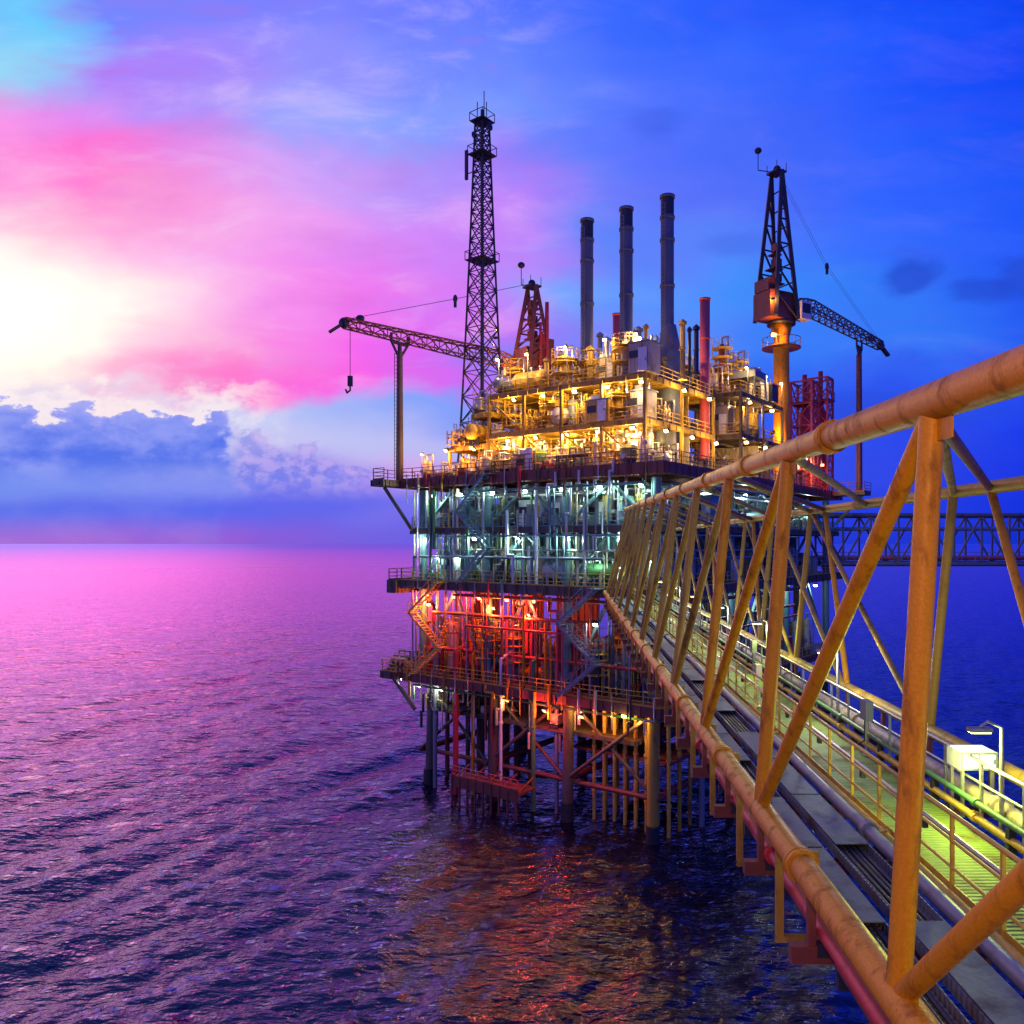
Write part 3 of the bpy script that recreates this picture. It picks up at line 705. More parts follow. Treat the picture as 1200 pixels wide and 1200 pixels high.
fill('in the lower teal-lit storey', MID+.02, 4.2, .6, 28.4, 1.4, 6, 40, cool, ['tv', 'ma', 'th', 'ca', 'tv', 'pu'], (), 1.4)
fill('in the red-lit deck', LOW+.02, 5.4, 9, 28.4, 1.4, 7, 38, hot, ['tv', 'ma', 'th', 'tv', 'co', 'ma'], (), 1.4)
fill('in the unlit cellar deck bay', LOW+.02, 5.0, .5, 8.5, 1.6, 8, 12, cool+['dark', 'brown'], ['tv', 'ma', 'th', 'ca', 'co'], (), 1.9)
fill('on the deck hung below the cellar', LOW-3.38, 1.9, 11, 26.5, 1.4, 6, 10, ['cream', 'grey', 'green', 'brown'], ['pu', 'ma', 'th'], (), 2.)
fill('on the bridge side, upper storey', INT+.02, 3.3, .4, 3.5, 8, 42, 12, cool, ['tv', 'ma', 'ca', 'th'], (), 1.9)
fill('on the bridge side, middle storey', MID+.02, 4.2, .4, 3.5, 8, 42, 12, cool+['brown'], ['tv', 'ma', 'ca', 'th'], (), 1.9)
fill('on the bridge side, lowest storey', LOW+.02, 5, .4, 3.5, 9, 42, 12, hot, ['tv', 'ma', 'co', 'th'], (), 1.9)
fill('on the small seaward balcony', LOW+.02, 2.2, 30.2, 31.3, -.4, 6, 4, ['green', 'red', 'cream', 'dark'], ['pu', 'tv', 'ma', 'cr'], (), 1.3)

# ------------------------------------------------------------------ exhaust stacks
for i, (px, w) in enumerate(((688, 14), (734, 15), (782, 16))):
    u = u_at(px, 10.); t = thing('exhaust_stack', ('slate grey exhaust stack nearest the lattice mast', 'middle one of the three tall slate grey exhaust stacks', 'slate grey exhaust stack with a wide flared lower casing, nearest the orange crane')[i], 'exhaust stack', W(u, 10, TOP+2), RZ, 'tall exhaust stacks')
    H = 24.2; r = .62
    MB().lathe((0, 0, 0), [(r, 0), (r, H-1.2), (r*.98, H), (r*.86, H), (r*.86, H-.5), (.01, H-.5)], 24).build('flue', M['stack'], t)
    for k in (H-.15, H-2.1, H-4.2, H-8.5, H-13): MB().lathe((0, 0, k), [(r, -.12), (r*1.16, -.12), (r*1.16, .12), (r, .12)], 24).build('stiffening_ring', M['stack'], t)
    MB().lathe((0, 0, H-1.9), [(r*1.005, 0), (r*1.005, 1.74)], 24).build('sooty_tip', M['dark'], t)
    b = MB()
    for s in (-.2, .2): b.bar((s, -r-.18, 1), (s, -r-.18, H-1), .05)
    k = 1.2
    while k < H-1: b.bar((-.2, -r-.18, k), (.2, -r-.18, k), .03); k += .4
    b.build('ladder', M['grey'], t)
    if i == 2: MB().lathe((.2, 0, 0), [(1.25, 0), (1.25, 9.0), (.64, 12.0)], 20).build('silencer_casing', M['stack'], t)
    else: MB().lathe((0, 0, 0), [(.95, 0), (.95, 5.5), (.64, 7.2)], 20).build('silencer_casing', M['grey'], t)
for (px, v, top, r, lab) in ((826, 16, 350, .5, 'bright faded red stack between the flared grey stack and orange crane'), (723, 14, 368, .45, 'short red stack half hidden behind the middle exhaust stack')):
    u = u_at(px, v); p = W(u, v, 0); H = SEA+(637-top)/900*p[1]-(TOP+2)
    t = thing('vent_stack', lab, 'vent stack', W(u, v, TOP+2), RZ)
    MB().lathe((0, 0, 0), [(r, 0), (r, H), (r*.85, H), (r*.85, H-.4)], 18).build('flue', M['pink'], t)
    for k in (H-.1, H-4): MB().lathe((0, 0, k), [(r, -.1), (r*1.15, -.1), (r*1.15, .1), (r, .1)], 18).build('stiffening_ring', M['pink'], t)

# ------------------------------------------------------------------ lattice mast
def mast():
    v = 8; u = u_at(565, v); p = W(u, v, TOP); H = SEA+(637-132)/900*p[1]-TOP
    t = thing('lattice_mast', 'tall dark lattice radio mast behind the red-brown crane boom', 'radio mast', p, RZ)
    def hw(z): return max(.52, 2.0-1.5*(z/H)**.75)
    for sx in (-1, 1):
        for sy in (-1, 1):
            b = MB(); z = 0
            while z < H-1:
                z2 = min(H-1, z+3); b.tube((sx*hw(z), sy*hw(z), z), (sx*hw(z2), sy*hw(z2), z2), .11, 8); z = z2
            b.build('leg', M['dark'], t)
    b = MB(); z = 0; k = 0
    while z < H-2:
        h = hw(z)*1.75; z2 = min(H-1, z+h)
        a, c = hw(z), hw(z2)
        for (x1, y1, x2, y2) in ((-1, -1, 1, -1), (1, -1, 1, 1), (1, 1, -1, 1), (-1, 1, -1, -1)):
            b.bar((x1*a, y1*a, z), (x2*c, y2*c, z2), .09); b.bar((x2*a, y2*a, z), (x1*c, y1*c, z2), .09); b.bar((x1*c, y1*c, z2), (x2*c, y2*c, z2), .08)
        z = z2
    b.build('lattice', M['dark'], t)
    b = MB(); b.tube((0, 0, 0), (0, 0, H+.3), .17, 8); b.build('cable_run', M['dark'], t)
    for zz, w in ((H-4.6, 1.1), (H-1, .95), (H-16, 1.3)):
        b = MB(); b.box((0, 0, zz), (w*2, w*2, .1)); 
        for s in (-1, 1): b.tube((-w, s*w, zz+.9), (w, s*w, zz+.9), .04, 6); b.tube((s*w, -w, zz+.9), (s*w, w, zz+.9), .04, 6)
        for sx in (-1, 1):
            for sy in (-1, 1): b.bar((sx*w, sy*w, zz), (sx*w, sy*w, zz+.9), .06)
        b.build('rest_platform', M['dark'], t)
    b = MB()
    for (x, y, h) in ((-.7, 0, 2.4), (.1, .2, 3.4), (.8, -.2, 1.8)): b.tube((x, y, H-1), (x, y, H-1+h), .05, 6)
    b.build('whip_aerial', M['dark'], t)
    b = MB(); b.box((-2.3, 0, H-5), (.32, .25, 3.2)); b.bar((-2.3, 0, H-4), (-.5, 0, H-4), .08); b.bar((-2.3, 0, H-6), (-.6, 0, H-6), .08); b.build('panel_aerial', M['dark'], t)
    b = MB()
    for (x, z, r) in ((1.3, H-2.0, .42), (-1.0, H-2.2, .38)): b.ball((x, -.2, z), r, 12, 8, (.35, 1, 1)); b.bar((x, 0, z), (0, 0, z), .08)
    b.build('dish_aerial', M['dark'], t)
mast()

# ------------------------------------------------------------------ cranes
def lattice_boom(mb, a, b, w0, w1, n=14, r=.08):
    a = Vector(a); b = Vector(b); d = (b-a); x = Vector((-d.y, d.x, 0)).normalized(); up = Vector((0, 0, 1))
    P = []
    for i in range(n+1):
        q = i/n; c = a.lerp(b, q); w = w0+(w1-w0)*q
        if q < .12: w = w0*(.35+.65*q/.12)
        P.append([c+x*s*w*.5+up*k*w*.5 for s, k in ((-1, -1), (1, -1), (1, 1), (-1, 1))])
    for i in range(n):
        for k in range(4):
            mb.tube(P[i][k], P[i+1][k], r, 6); k2 = (k+1) % 4
            mb.bar(P[i][k], P[i+1][k2], r*1.1); mb.bar(P[i+1][k], P[i+1][k2], r)
def crane(base, ztop_ped, zcab, zapex, boom_root, boom_tip, label, ped_m, body_m, boom_m, tilt, bridle, hook_drop, whip, gw=1.6, gt=.75, th=.3):
    """base: world x,y ; everything in world metres relative to base"""
    bx, by = base; t = thing('pedestal_crane', label, 'crane', (bx, by, TOP), 0)
    d = Vector((boom_tip[0]-bx, boom_tip[1]-by, 0)).normalized(); s = Vector((-d.y, d.x, 0))
    R = lambda p: (p[0]-bx, p[1]-by, p[2]-TOP)
    hp = ztop_ped-TOP
    ang = atan2(d.y, d.x)
    b = MB(); b.lathe((0, 0, 0), [(1.15, 0), (1.15, .4), (.9, .8), (.9, hp-1.5), (1.25, hp), (0.01, hp)], 24); b.build('pedestal', M[ped_m], t)
    b = MB(); b.lathe((0, 0, hp), [(.01, -.01), (1.6, 0), (1.6, .35), (.01, .36)], 24); b.build('slew_ring', M['dark'], t)
    b = MB(); b.lathe((0, 0, hp-2.6), [(1.0, -.08), (2.2, -.08), (2.2, 0), (1.0, 0)], 20)
    for i in range(12):
        a = i*pi/6; b.bar((2.15*cos(a), 2.15*sin(a), hp-2.6), (2.15*cos(a), 2.15*sin(a), hp-1.6), .06)
    b.lathe((0, 0, hp-1.6), [(2.12, -.03), (2.18, -.03), (2.18, .03), (2.12, .03), (2.12, -.03)], 20)
    b.build('access_platform', M['brown'], t)
    b = MB(); c = -d*1.0; b.box((c.x, c.y, hp+1.9), (3.8, 2.8, 3.0), ang); b.box((c.x-d.x*1.2, c.y-d.y*1.2, hp+4.1), (1.6, 2.2, 1.3), ang)
    for k in range(6):
        q = c+d*(-1.5+k*.6)+s*1.33; b.box((q.x, q.y, hp+1.5), (.12, .08, 1.8), ang); q = c+d*(-1.5+k*.6)-s*1.33; b.box((q.x, q.y, hp+1.5), (.12, .08, 1.8), ang)
    b.build('machinery_house', M[body_m], t)
    cb = d*1.7-s*1.6; b = MB(); b.box((cb.x, cb.y, hp+1.4), (1.5, 1.3, 2.0), ang); cab = b.build('cab', M['white'], t)
    b = MB(); q = cb+d*.76; b.box((q.x, q.y, hp+1.6), (.03, 1.1, 1.3), ang); q = cb-s*.66; b.box((q.x, q.y, hp+1.6), (1.2, .03, 1.1), ang); b.build('window', M['dark'], cab)
    # A-frame
    ap = zapex-TOP; b = MB()
    for k in (-1, 1):
        f0 = d*.9+s*k*gw; r0 = -d*2.4+s*k*gw; tp = -d*.7+s*k*gt
        F0 = Vector((f0.x, f0.y, hp+.4)); R0 = Vector((r0.x, r0.y, hp+.4)); TP = Vector((tp.x, tp.y, ap))
        b.bar(F0, TP, th); b.bar(R0, TP, th)
        n = 6
        for i in range(n): b.bar(F0.lerp(TP, i/n), R0.lerp(TP, (i+1)/n), .17); b.bar(F0.lerp(TP, (i+1)/n), R0.lerp(TP, (i+1)/n), .15)
    for i in range(1, 8):
        q = i/8; A = Vector((d*.9+s*gw).to_tuple()); 
        p1 = Vector(((d*.9+s*gw).x, (d*.9+s*gw).y, hp+.4)).lerp(Vector(((-d*.7+s*gt).x, (-d*.7+s*gt).y, ap)), q)
        p2 = Vector(((d*.9-s*gw).x, (d*.9-s*gw).y, hp+.4)).lerp(Vector(((-d*.7-s*gt).x, (-d*.7-s*gt).y, ap)), q)
        b.bar(p1, p2, .12)
    b.build('gantry_frame', M['dark' if tilt else 'brown'], t)
    b = MB()
    for k in range(3): b.box((-d.x*(.9-.1*k)+s.x*.3, -d.y*(.9-.1*k)+s.y*.3, hp+4.6+k*1.7), (1.9-.35*k, 1.7-.3*k, .12), ang); b.box((-d.x*.9-s.x*.2, -d.y*.9-s.y*.2, hp+5.2+k*1.7), (.9, .8, .9), ang)
    b.bar((-d.x*.9, -d.y*.9, hp+3), (-d.x*.8, -d.y*.8, hp+8.6), .3); b.build('gantry_platform', M['brown'], t)
    b = MB(); q = -d*.7; b.box((q.x, q.y, ap), (1.5, 1.7, .18), ang); b.lathe((q.x, q.y, ap+.35), [(.01, -.3), (.4, -.3), (.4, .3), (.01, .3)], 14, 'y')
    for kx in (-1, 1):
        for ky in (-1, 1): w = q+d*kx*.7+s*ky*.8; b.bar((w.x, w.y, ap), (w.x, w.y, ap+1), .07)
    b.build('sheave_head', M['dark'], t)
    w = whip; b = MB(); w0 = Vector((q.x, q.y, ap)); w1 = Vector(R(w)); b.tube(w0+Vector((w1.x-w0.x, w1.y-w0.y, 0)), w1, .05, 6); b.bar(w0, (w1.x, w1.y, w0.z), .08); b.ball(w1, .42, 10, 6, (1, 1, .8)); b.build('beacon_mast', M['dark'], t)
    b = MB(); lattice_boom(b, R(boom_root), R(boom_tip), 1.5, .85, 14, .085); b.build('boom', M[boom_m], t)
    tipv = Vector(R(boom_tip)); b = MB(); b.ball(tipv, .55, 12, 6, (1, .5, 1)); b.bar(tipv, tipv+d*1.4-Vector((0, 0, 1.1)), .5, .3); b.ball(tipv-d*1.6+Vector((0, 0, .7)), .45, 10, 6, (1, .6, .8)); b.build('boom_head', M['dark'], t)
    if bridle:
        bw = Vector(R(bridle)); b = MB()
        for k in (-.15, .15):
            o = s*k; b.tube(Vector((q.x, q.y, ap+.4))+o, bw+o, .016, 5); b.tube(bw+o, tipv+o+Vector((0, 0, .3)), .016, 5)
        b.build('pendant_rope', M['dark'], t)
        b = MB(); b.ball(bw, .42, 10, 6, (.6, .5, 1.1)); b.bar(bw, bw-Vector((0, 0, .9)), .2, .3); b.build('bridle_block', M['dark'], t)
    if hook_drop:
        b = MB(); hp_ = tipv+d*(-.6); b.tube(hp_, hp_-Vector((0, 0, hook_drop)), .035, 5); e = hp_-Vector((0, 0, hook_drop)); b.build('hoist_rope', M['dark'], t)
        b = MB(); b.box(e, (.45, .3, 1.0)); b.path([e-Vector((0, 0, .5)), e-Vector((0, 0, .9)), e-Vector((.3, 0, 1.15)), e-Vector((.45, 0, .8))], .09, 8); b.build('hook_block', M['dark'], t)
    if gw > 1.8:
        for sx in (-1, 1):
            for sy in (-1, 1): MB().bar((sx*1.5, sy*1.5, 0), (sx*1.5, sy*1.5, hp-2.6), .28).build('tower_leg', M['brown'], t)
        b = MB(); z = .3; k = 0
        while z < hp-4:
            for (x1, y1, x2, y2) in ((-1, -1, 1, -1), (1, -1, 1, 1), (1, 1, -1, 1), (-1, 1, -1, -1)):
                b.bar((x1*1.5, y1*1.5, z), (x2*1.5, y2*1.5, z+1.9), .16); b.bar((x2*1.5, y2*1.5, z+.02), (x1*1.5, y1*1.5, z+1.92), .13)
            z += 1.9
        b.build('tower_lattice', M['red'], t)
        b = MB(); b.box((1.9, .4, hp+3.4), (1.0, 1.4, 3.4)); b.tube((2.3, -.4, hp+1), (2.3, -.4, hp+8.6), .22, 8); b.tube((1.6, -.9, hp+1), (1.6, -.9, hp+6.2), .16, 8); b.build('exhaust_unit', M['red'], t)
    b = MB(); w = -d*1.6; b.lathe((w.x, w.y, hp+3.0), [(.01, -.9), (.55, -.9), (.55, -.7), (.35, -.7), (.35, .7), (.55, .7), (.55, .9), (.01, .9)], 14, 'x'); b.build('winch_drum', M['steel'], t)
    return t
# left crane: red tower, boom lying to the left over its rest
crane((-4.9, 87.0), SEA+18.6, 0, SEA+29.2, (-5.9, 86.3, SEA+20.3), (-22.0, 74.8, SEA+21.5), 'red-brown crane with its boom laid over a slim post above the open sea', 'brown', 'brown', 'brown', 0, (-12.2, 81.6, SEA+26.0), 5.6, (-5.5, 86.6, SEA+31.4), 2.0, .9, .42)
Yc = 88.0
crane((24.2, Yc), SEA+25.0, 0, SEA+42.3, (26.3, 88.8, SEA+28.0), (38.6, 95.5, SEA+24.6), 'tall orange-pedestal crane with its boom lowered onto a brown post', 'orange', 'brown', 'stack', 1, (30.6, 91.5, SEA+33.0), 0, (21.3, 87.0, SEA+44.5), 1.75, .85, .4)
def boom_rest(x, y, z0, z1, label, m):
    t = thing('boom_rest', label, 'boom rest', (x, y, z0), RZ)
    H = z1-z0
    MB().tube((0, 0, 0), (0, 0, H-.8), .38, 14, .3).build('post', M[m], t)
    b = MB(); b.bar((0, -1.1, H), (0, 1.1, H), .25); b.bar((0, 0, H-1.6), (0, -1., H-.1), .18); b.bar((0, 0, H-1.6), (0, 1., H-.1), .18); b.bar((0, -1.1, H), (0, -1.1, H+.9), .2); b.bar((0, 1.1, H), (0, 1.1, H+.9), .2); b.bar((0, 0, H-1.), (0, 0, H), .3)
    b.build('cradle', M['dark'], t)
    b = MB()
    for s in (-.2, .2): b.bar((s, -.5, .1), (s, -.5, H-1), .05)
    k = .4
    while k < H-1: b.bar((-.2, -.5, k), (.2, -.5, k), .035); k += .4
    b.build('ladder', M['dark'], t)
boom_rest(-17.3, 78.0, TOP, SEA+20.3, 'slim post propping up the red-brown crane boom at the seaward deck corner', 'deck')
boom_rest(35.4, 94.0, TOP-.1, SEA+24.0, 'brown post propping up the boom of the orange-pedestal crane', 'brown')

def red_block(u, v, w, d, H, label):
    t = thing('scaffold_tower', label, 'scaffold tower', W(u, v, TOP), RZ)
    for sx in (-1, 1):
        for sy in (-1, 1): MB().bar((sx*w/2, sy*d/2, 0), (sx*w/2, sy*d/2, H), .26).build('leg', M['pink'], t)
    b = MB(); z = 0; h = H/5
    for k in range(5):
        for (x1, y1, x2, y2) in ((-1, -1, 1, -1), (1, -1, 1, 1), (1, 1, -1, 1), (-1, 1, -1, -1)):
            b.bar((x1*w/2, y1*d/2, z+h), (x2*w/2, y2*d/2, z+h), .2); b.bar((x1*w/2, y1*d/2, z), (x2*w/2, y2*d/2, z+h), .13); b.bar((x2*w/2, y2*d/2, z+.02), (x1*w/2, y1*d/2, z+h+.02), .11)
        z += h
    b.build('lattice', M['pink'], t)
    for k in (2, 4):
        MB().box((0, 0, h*k+.12), (w+.5, d+.5, .1)).build('work_platform', M['brown'], t)
        b = MB()
        for sx in (-1, 1): b.bar((sx*(w/2+.2), -d/2-.2, h*k+.1), (sx*(w/2+.2), -d/2-.2, h*k+1.2), .07); b.bar((sx*(w/2+.2), d/2+.2, h*k+.1), (sx*(w/2+.2), d/2+.2, h*k+1.2), .07)
        b.tube((-w/2-.2, -d/2-.2, h*k+1.2), (w/2+.2, -d/2-.2, h*k+1.2), .05, 6); b.tube((-w/2-.2, d/2+.2, h*k+1.2), (w/2+.2, d/2+.2, h*k+1.2), .05, 6)
        for sx in (-1, 1): b.tube((sx*(w/2+.2), -d/2-.2, h*k+1.2), (sx*(w/2+.2), d/2+.2, h*k+1.2), .05, 6)
        b.build('handrail', M['pink'], t)
    b = MB(); b.lathe((0, 0, 0), [(.7, .2), (.7, H*.7), (.3, H*.78), (.3, H+1), (.01, H+1)], 14); b.build('inner_vessel', M['red'], t)
red_block(2.2, 40.5, 2.6, 2.6, 13.5, 'faded red lattice tower close behind the orange crane pedestal')
red_block(-.0+1.4, 44.2, 2.4, 2.2, 14.5, 'faded red lattice tower next to the brown boom rest')
# ------------------------------------------------------------------ far footbridge to the right
def far_bridge():
    t = thing('distant_footbridge', 'dark blue lattice footbridge running off behind the oil platform', 'bridge', (33, 97, 0), 0)
    x0, x1, zt, zb = -2, 75, SEA+3.6, SEA-2.6
    for y in (0, 4.):
        for z in (zt, zb): MB().tube((x0, y, z), (x1, y, z), .28, 10).build('chord', M['stack'], t)
        b = MB(); x = x0; k = 0
        while x < x1:
            b.bar((x, y, zb), (x, y, zt), .22); b.bar((x, y, zb if k % 2 else zt), (x+3.5, y, zt if k % 2 else zb), .2); x += 3.5; k += 1
        b.build('lattice', M['stack'], t)
    b = MB(); b.box(((x0+x1)/2, 2, zb+.3), (x1-x0, 3.4, .15)); b.build('walkway', M['grate'], t)
    b = MB()
    x = x0
    while x < x1: b.bar((x, .4, zb+.3), (x, .4, zb+1.5), .06); x += 1.7
    for z in (.9, 1.5): b.tube((x0, .4, zb+z), (x1, .4, zb+z), .05, 6)
    b.build('handrail', M['steel'], t)
    for i, (y, z) in enumerate(((1.2, zb+.75), (2.0, zb+.75), (3, zb+.8))): MB().tube((x0, y, z), (x1, y, z), .26, 8).build('pipe_run', M[('pink', 'grey', 'teal')[i]], t)
    b = MB()
    b.tube((x0, 1.3, zt-1.8), (x1, 1.3, zt-1.8), .18, 8); b.tube((x0, 2.3, zt-1.7), (x1, 2.3, zt-1.7), .22, 8); b.build('pipe_run', M['grey'], t)
far_bridge()

# ------------------------------------------------------------------ lamps on the platform
PF = dict(gold=1.25, cool=2.2, red=1.15, warm=1.2, white=1.6, lime=1.5)
def plamp(u, v, z, col, p, where, size=.22, pole=0):
    p *= PF[col]; lamp(W(u, v, z), col, p, where, RZ, size, (random.uniform(-.4, .4), -1, -.8), pole=pole)
for i, u in enumerate((4.5, 8, 11.5, 15, 18.5)):
    plamp(u, 3.2, TOP+3.7, 'gold', 520, 'under the first floor of the golden-lit block')
    plamp(u-1, 3.0, TOP+7.5, 'gold', 480, 'under the roof of the golden-lit block')
for u in (4, 7.2, 11.4, 16, 19.6): plamp(u, 2.9, TOP+11.6, 'gold', 420, 'on a pole above the golden-lit block', .18, 3.5)
for u in (6, 12, 17): plamp(u, 12.6, TOP+13.0, 'gold', 420, 'on a tall pole behind the golden-lit block', .18, 5.)
for u in (6.5, 13, 19.5): plamp(u, 7, TOP+3.7, 'gold', 420, 'deep inside the golden-lit block')
for u in (22.5, 26): plamp(u, 2.4, TOP+3.2, 'warm', 480, 'at the lattice mast end of the top deck')
for u in (3, 12, 20, 27): plamp(u, .0, TOP+2.6, 'warm', 110, 'on the handrail of the top deck', .16)
for v in (20, 25, 31, 38): plamp(1.2, v, TOP+4.0, 'gold', 450, 'along the bridge side of the top deck')
for v in (4, 9, 14): plamp(1.6, v, TOP+3.3, 'gold', 380, 'on the bridge side beside the golden-lit block')
for v in (8, 13): plamp(1.9, v, TOP+7.4, 'gold', 380, 'high on the bridge side of the golden-lit block')
for v in (19.5, 24.5, 29): plamp(.9, v, TOP+11.4, 'gold', 300, 'on a pole above the block under the orange crane', .16, 2.6)
for v in (21, 27): plamp(1.2, v, TOP+8.2, 'gold', 420, 'high on the block below the orange crane')
for u in (2, 6, 10, 14, 18, 22, 26): plamp(u, .5, TOP-1.5, 'cool', 170, 'under the edge of the top deck')
for u in (1.5, 4.5, 7.5, 10.5, 13.5, 16.5, 19.5, 22.5, 25.5, 28): plamp(u, random.uniform(.2, 3.5), MID+random.uniform(1.5, 2.6), 'cool', 34, 'low in the teal-lit middle storey', .13)
for u in (4, 9.5, 15, 20.5, 27): plamp(u, .6, INT-.9, 'cool', 150, 'under the middle floor of the teal-lit decks')
for v in (10, 18, 26, 36): plamp(.3, v, TOP-1.5, 'cool', 200, 'under the bridge side of the top deck'); plamp(.3, v+3, MID-1.2, 'cool', 110, 'under the bridge side of the middle deck')
for u in (13.5, 16.8, 20.2, 23.4, 27): plamp(u, 1.0, MID-1.4, 'red', 620, 'under the middle deck in the red-lit bay')
plamp(26.3, .2, MID-2.2, 'warm', 420, 'on the orange-lit riser in the red-lit bay')
plamp(18, .6, MID-2.2, 'warm', 380, 'in the middle of the red-lit bay')
for u in (2.5, 6.5): plamp(u, .4, MID-3.0, 'white', 60, 'in the unlit cellar deck bay by the bridge')
for u in (2.4, 5.2, 8.4): plamp(u, .9, LOW-1.3, 'warm', 190, 'under the cellar deck above the conductor pipes')
plamp(u_at(640, -1), -1, LOW-1.3, 'red', 1100, 'hung low over the water under the cellar deck'); plamp(u_at(683, -1), -1, LOW-1.3, 'red', 170, 'hung low over the water under the cellar deck'); plamp(u_at(622, .5), .5, MID-2.6, 'red', 700, 'on the front edge of the red-lit bay')
plamp(3.0, -.6, LOW-.8, 'lime', 60, 'under the near corner of the cellar deck')
for u in (24.5, 27.6): plamp(u, .3, LOW-1.2, 'white', 60, 'under the seaward end of the cellar deck')
plamp(16, .2, LOW-1.2, 'warm', 110, 'under the middle of the cellar deck')
plamp(31, 1, LOW-1.0, 'white', 25, 'under the small seaward balcony', .16)
# crane lamps
lamp((22.7, 86.3, SEA+23.5), 'warm', 900, 'on the access platform of the orange crane pedestal', 0, .3, (.3, -1, -.4))
lamp((22.3, 84.6, SEA+27.0), 'warm', 420, 'on a bracket below the orange crane machinery', 0, .2, (.5, 1, .3))
lamp((-8.2, 84.0, SEA+22.5), 'warm', 420, 'on a bracket beside the red-brown crane gantry', 0, .2, (.4, 1, .3))
lamp((22.6, 86.0, SEA+12.5), 'warm', 600, 'low beside the orange crane pedestal', 0, .25, (.6, .6, -.2))
lamp((-6.8, 83.6, SEA+18.0), 'warm', 800, 'beside the red-brown crane tower', 0, .22, (.3, 1, .2))
lamp((30.3, 92.5, SEA+9.5), 'red', 400, 'by the red columns behind the orange crane', 0, .22, (0, -1, -.3))
from collections import defaultdict
OW = ['first', 'second', 'third', 'fourth', 'fifth', 'sixth', 'seventh', 'eighth', 'ninth', 'tenth', 'eleventh', 'twelfth', 'thirteenth', 'fourteenth', 'fifteenth', 'sixteenth', 'seventeenth', 'eighteenth'] + ['first', 'second', 'third', 'fourth', 'fifth', 'sixth', 'seventh', 'eighth', 'ninth', 'tenth', 'eleventh', 'twelfth', 'thirteenth', 'fourteenth', 'fifteenth']
CN = dict(gold='golden', warm='orange', red='red', cool='cool teal-white', lime='yellow-green', white='white')
d = defaultdict(list)
for t, c, w in LAMPS: d[(c, w)].append(t)
for (c, w), ts in d.items():
    ts.sort(key=lambda t: px_of(t.location))
    for i, t in enumerate(ts):
        t['label'] = '%s floodlight %s' % (CN[c], w) + ('' if len(ts) == 1 else ', %s from the mast' % OW[i])
        t['group'] = 'floodlights lighting the platform'
d = defaultdict(list)
for t, c, k, pl, lv in EQ: d[(c, k, pl, lv)].append(t)
for (c, k, pl, lv), ts in d.items():
    ts.sort(key=lambda t: px_of(t.location))
    for i, t in enumerate(ts):
        t['label'] = '%s %s %s' % (c, k, lv) + ('' if len(ts) == 1 else ', %s from the mast' % OW[i])
        t['group'] = pl+' on the platform'

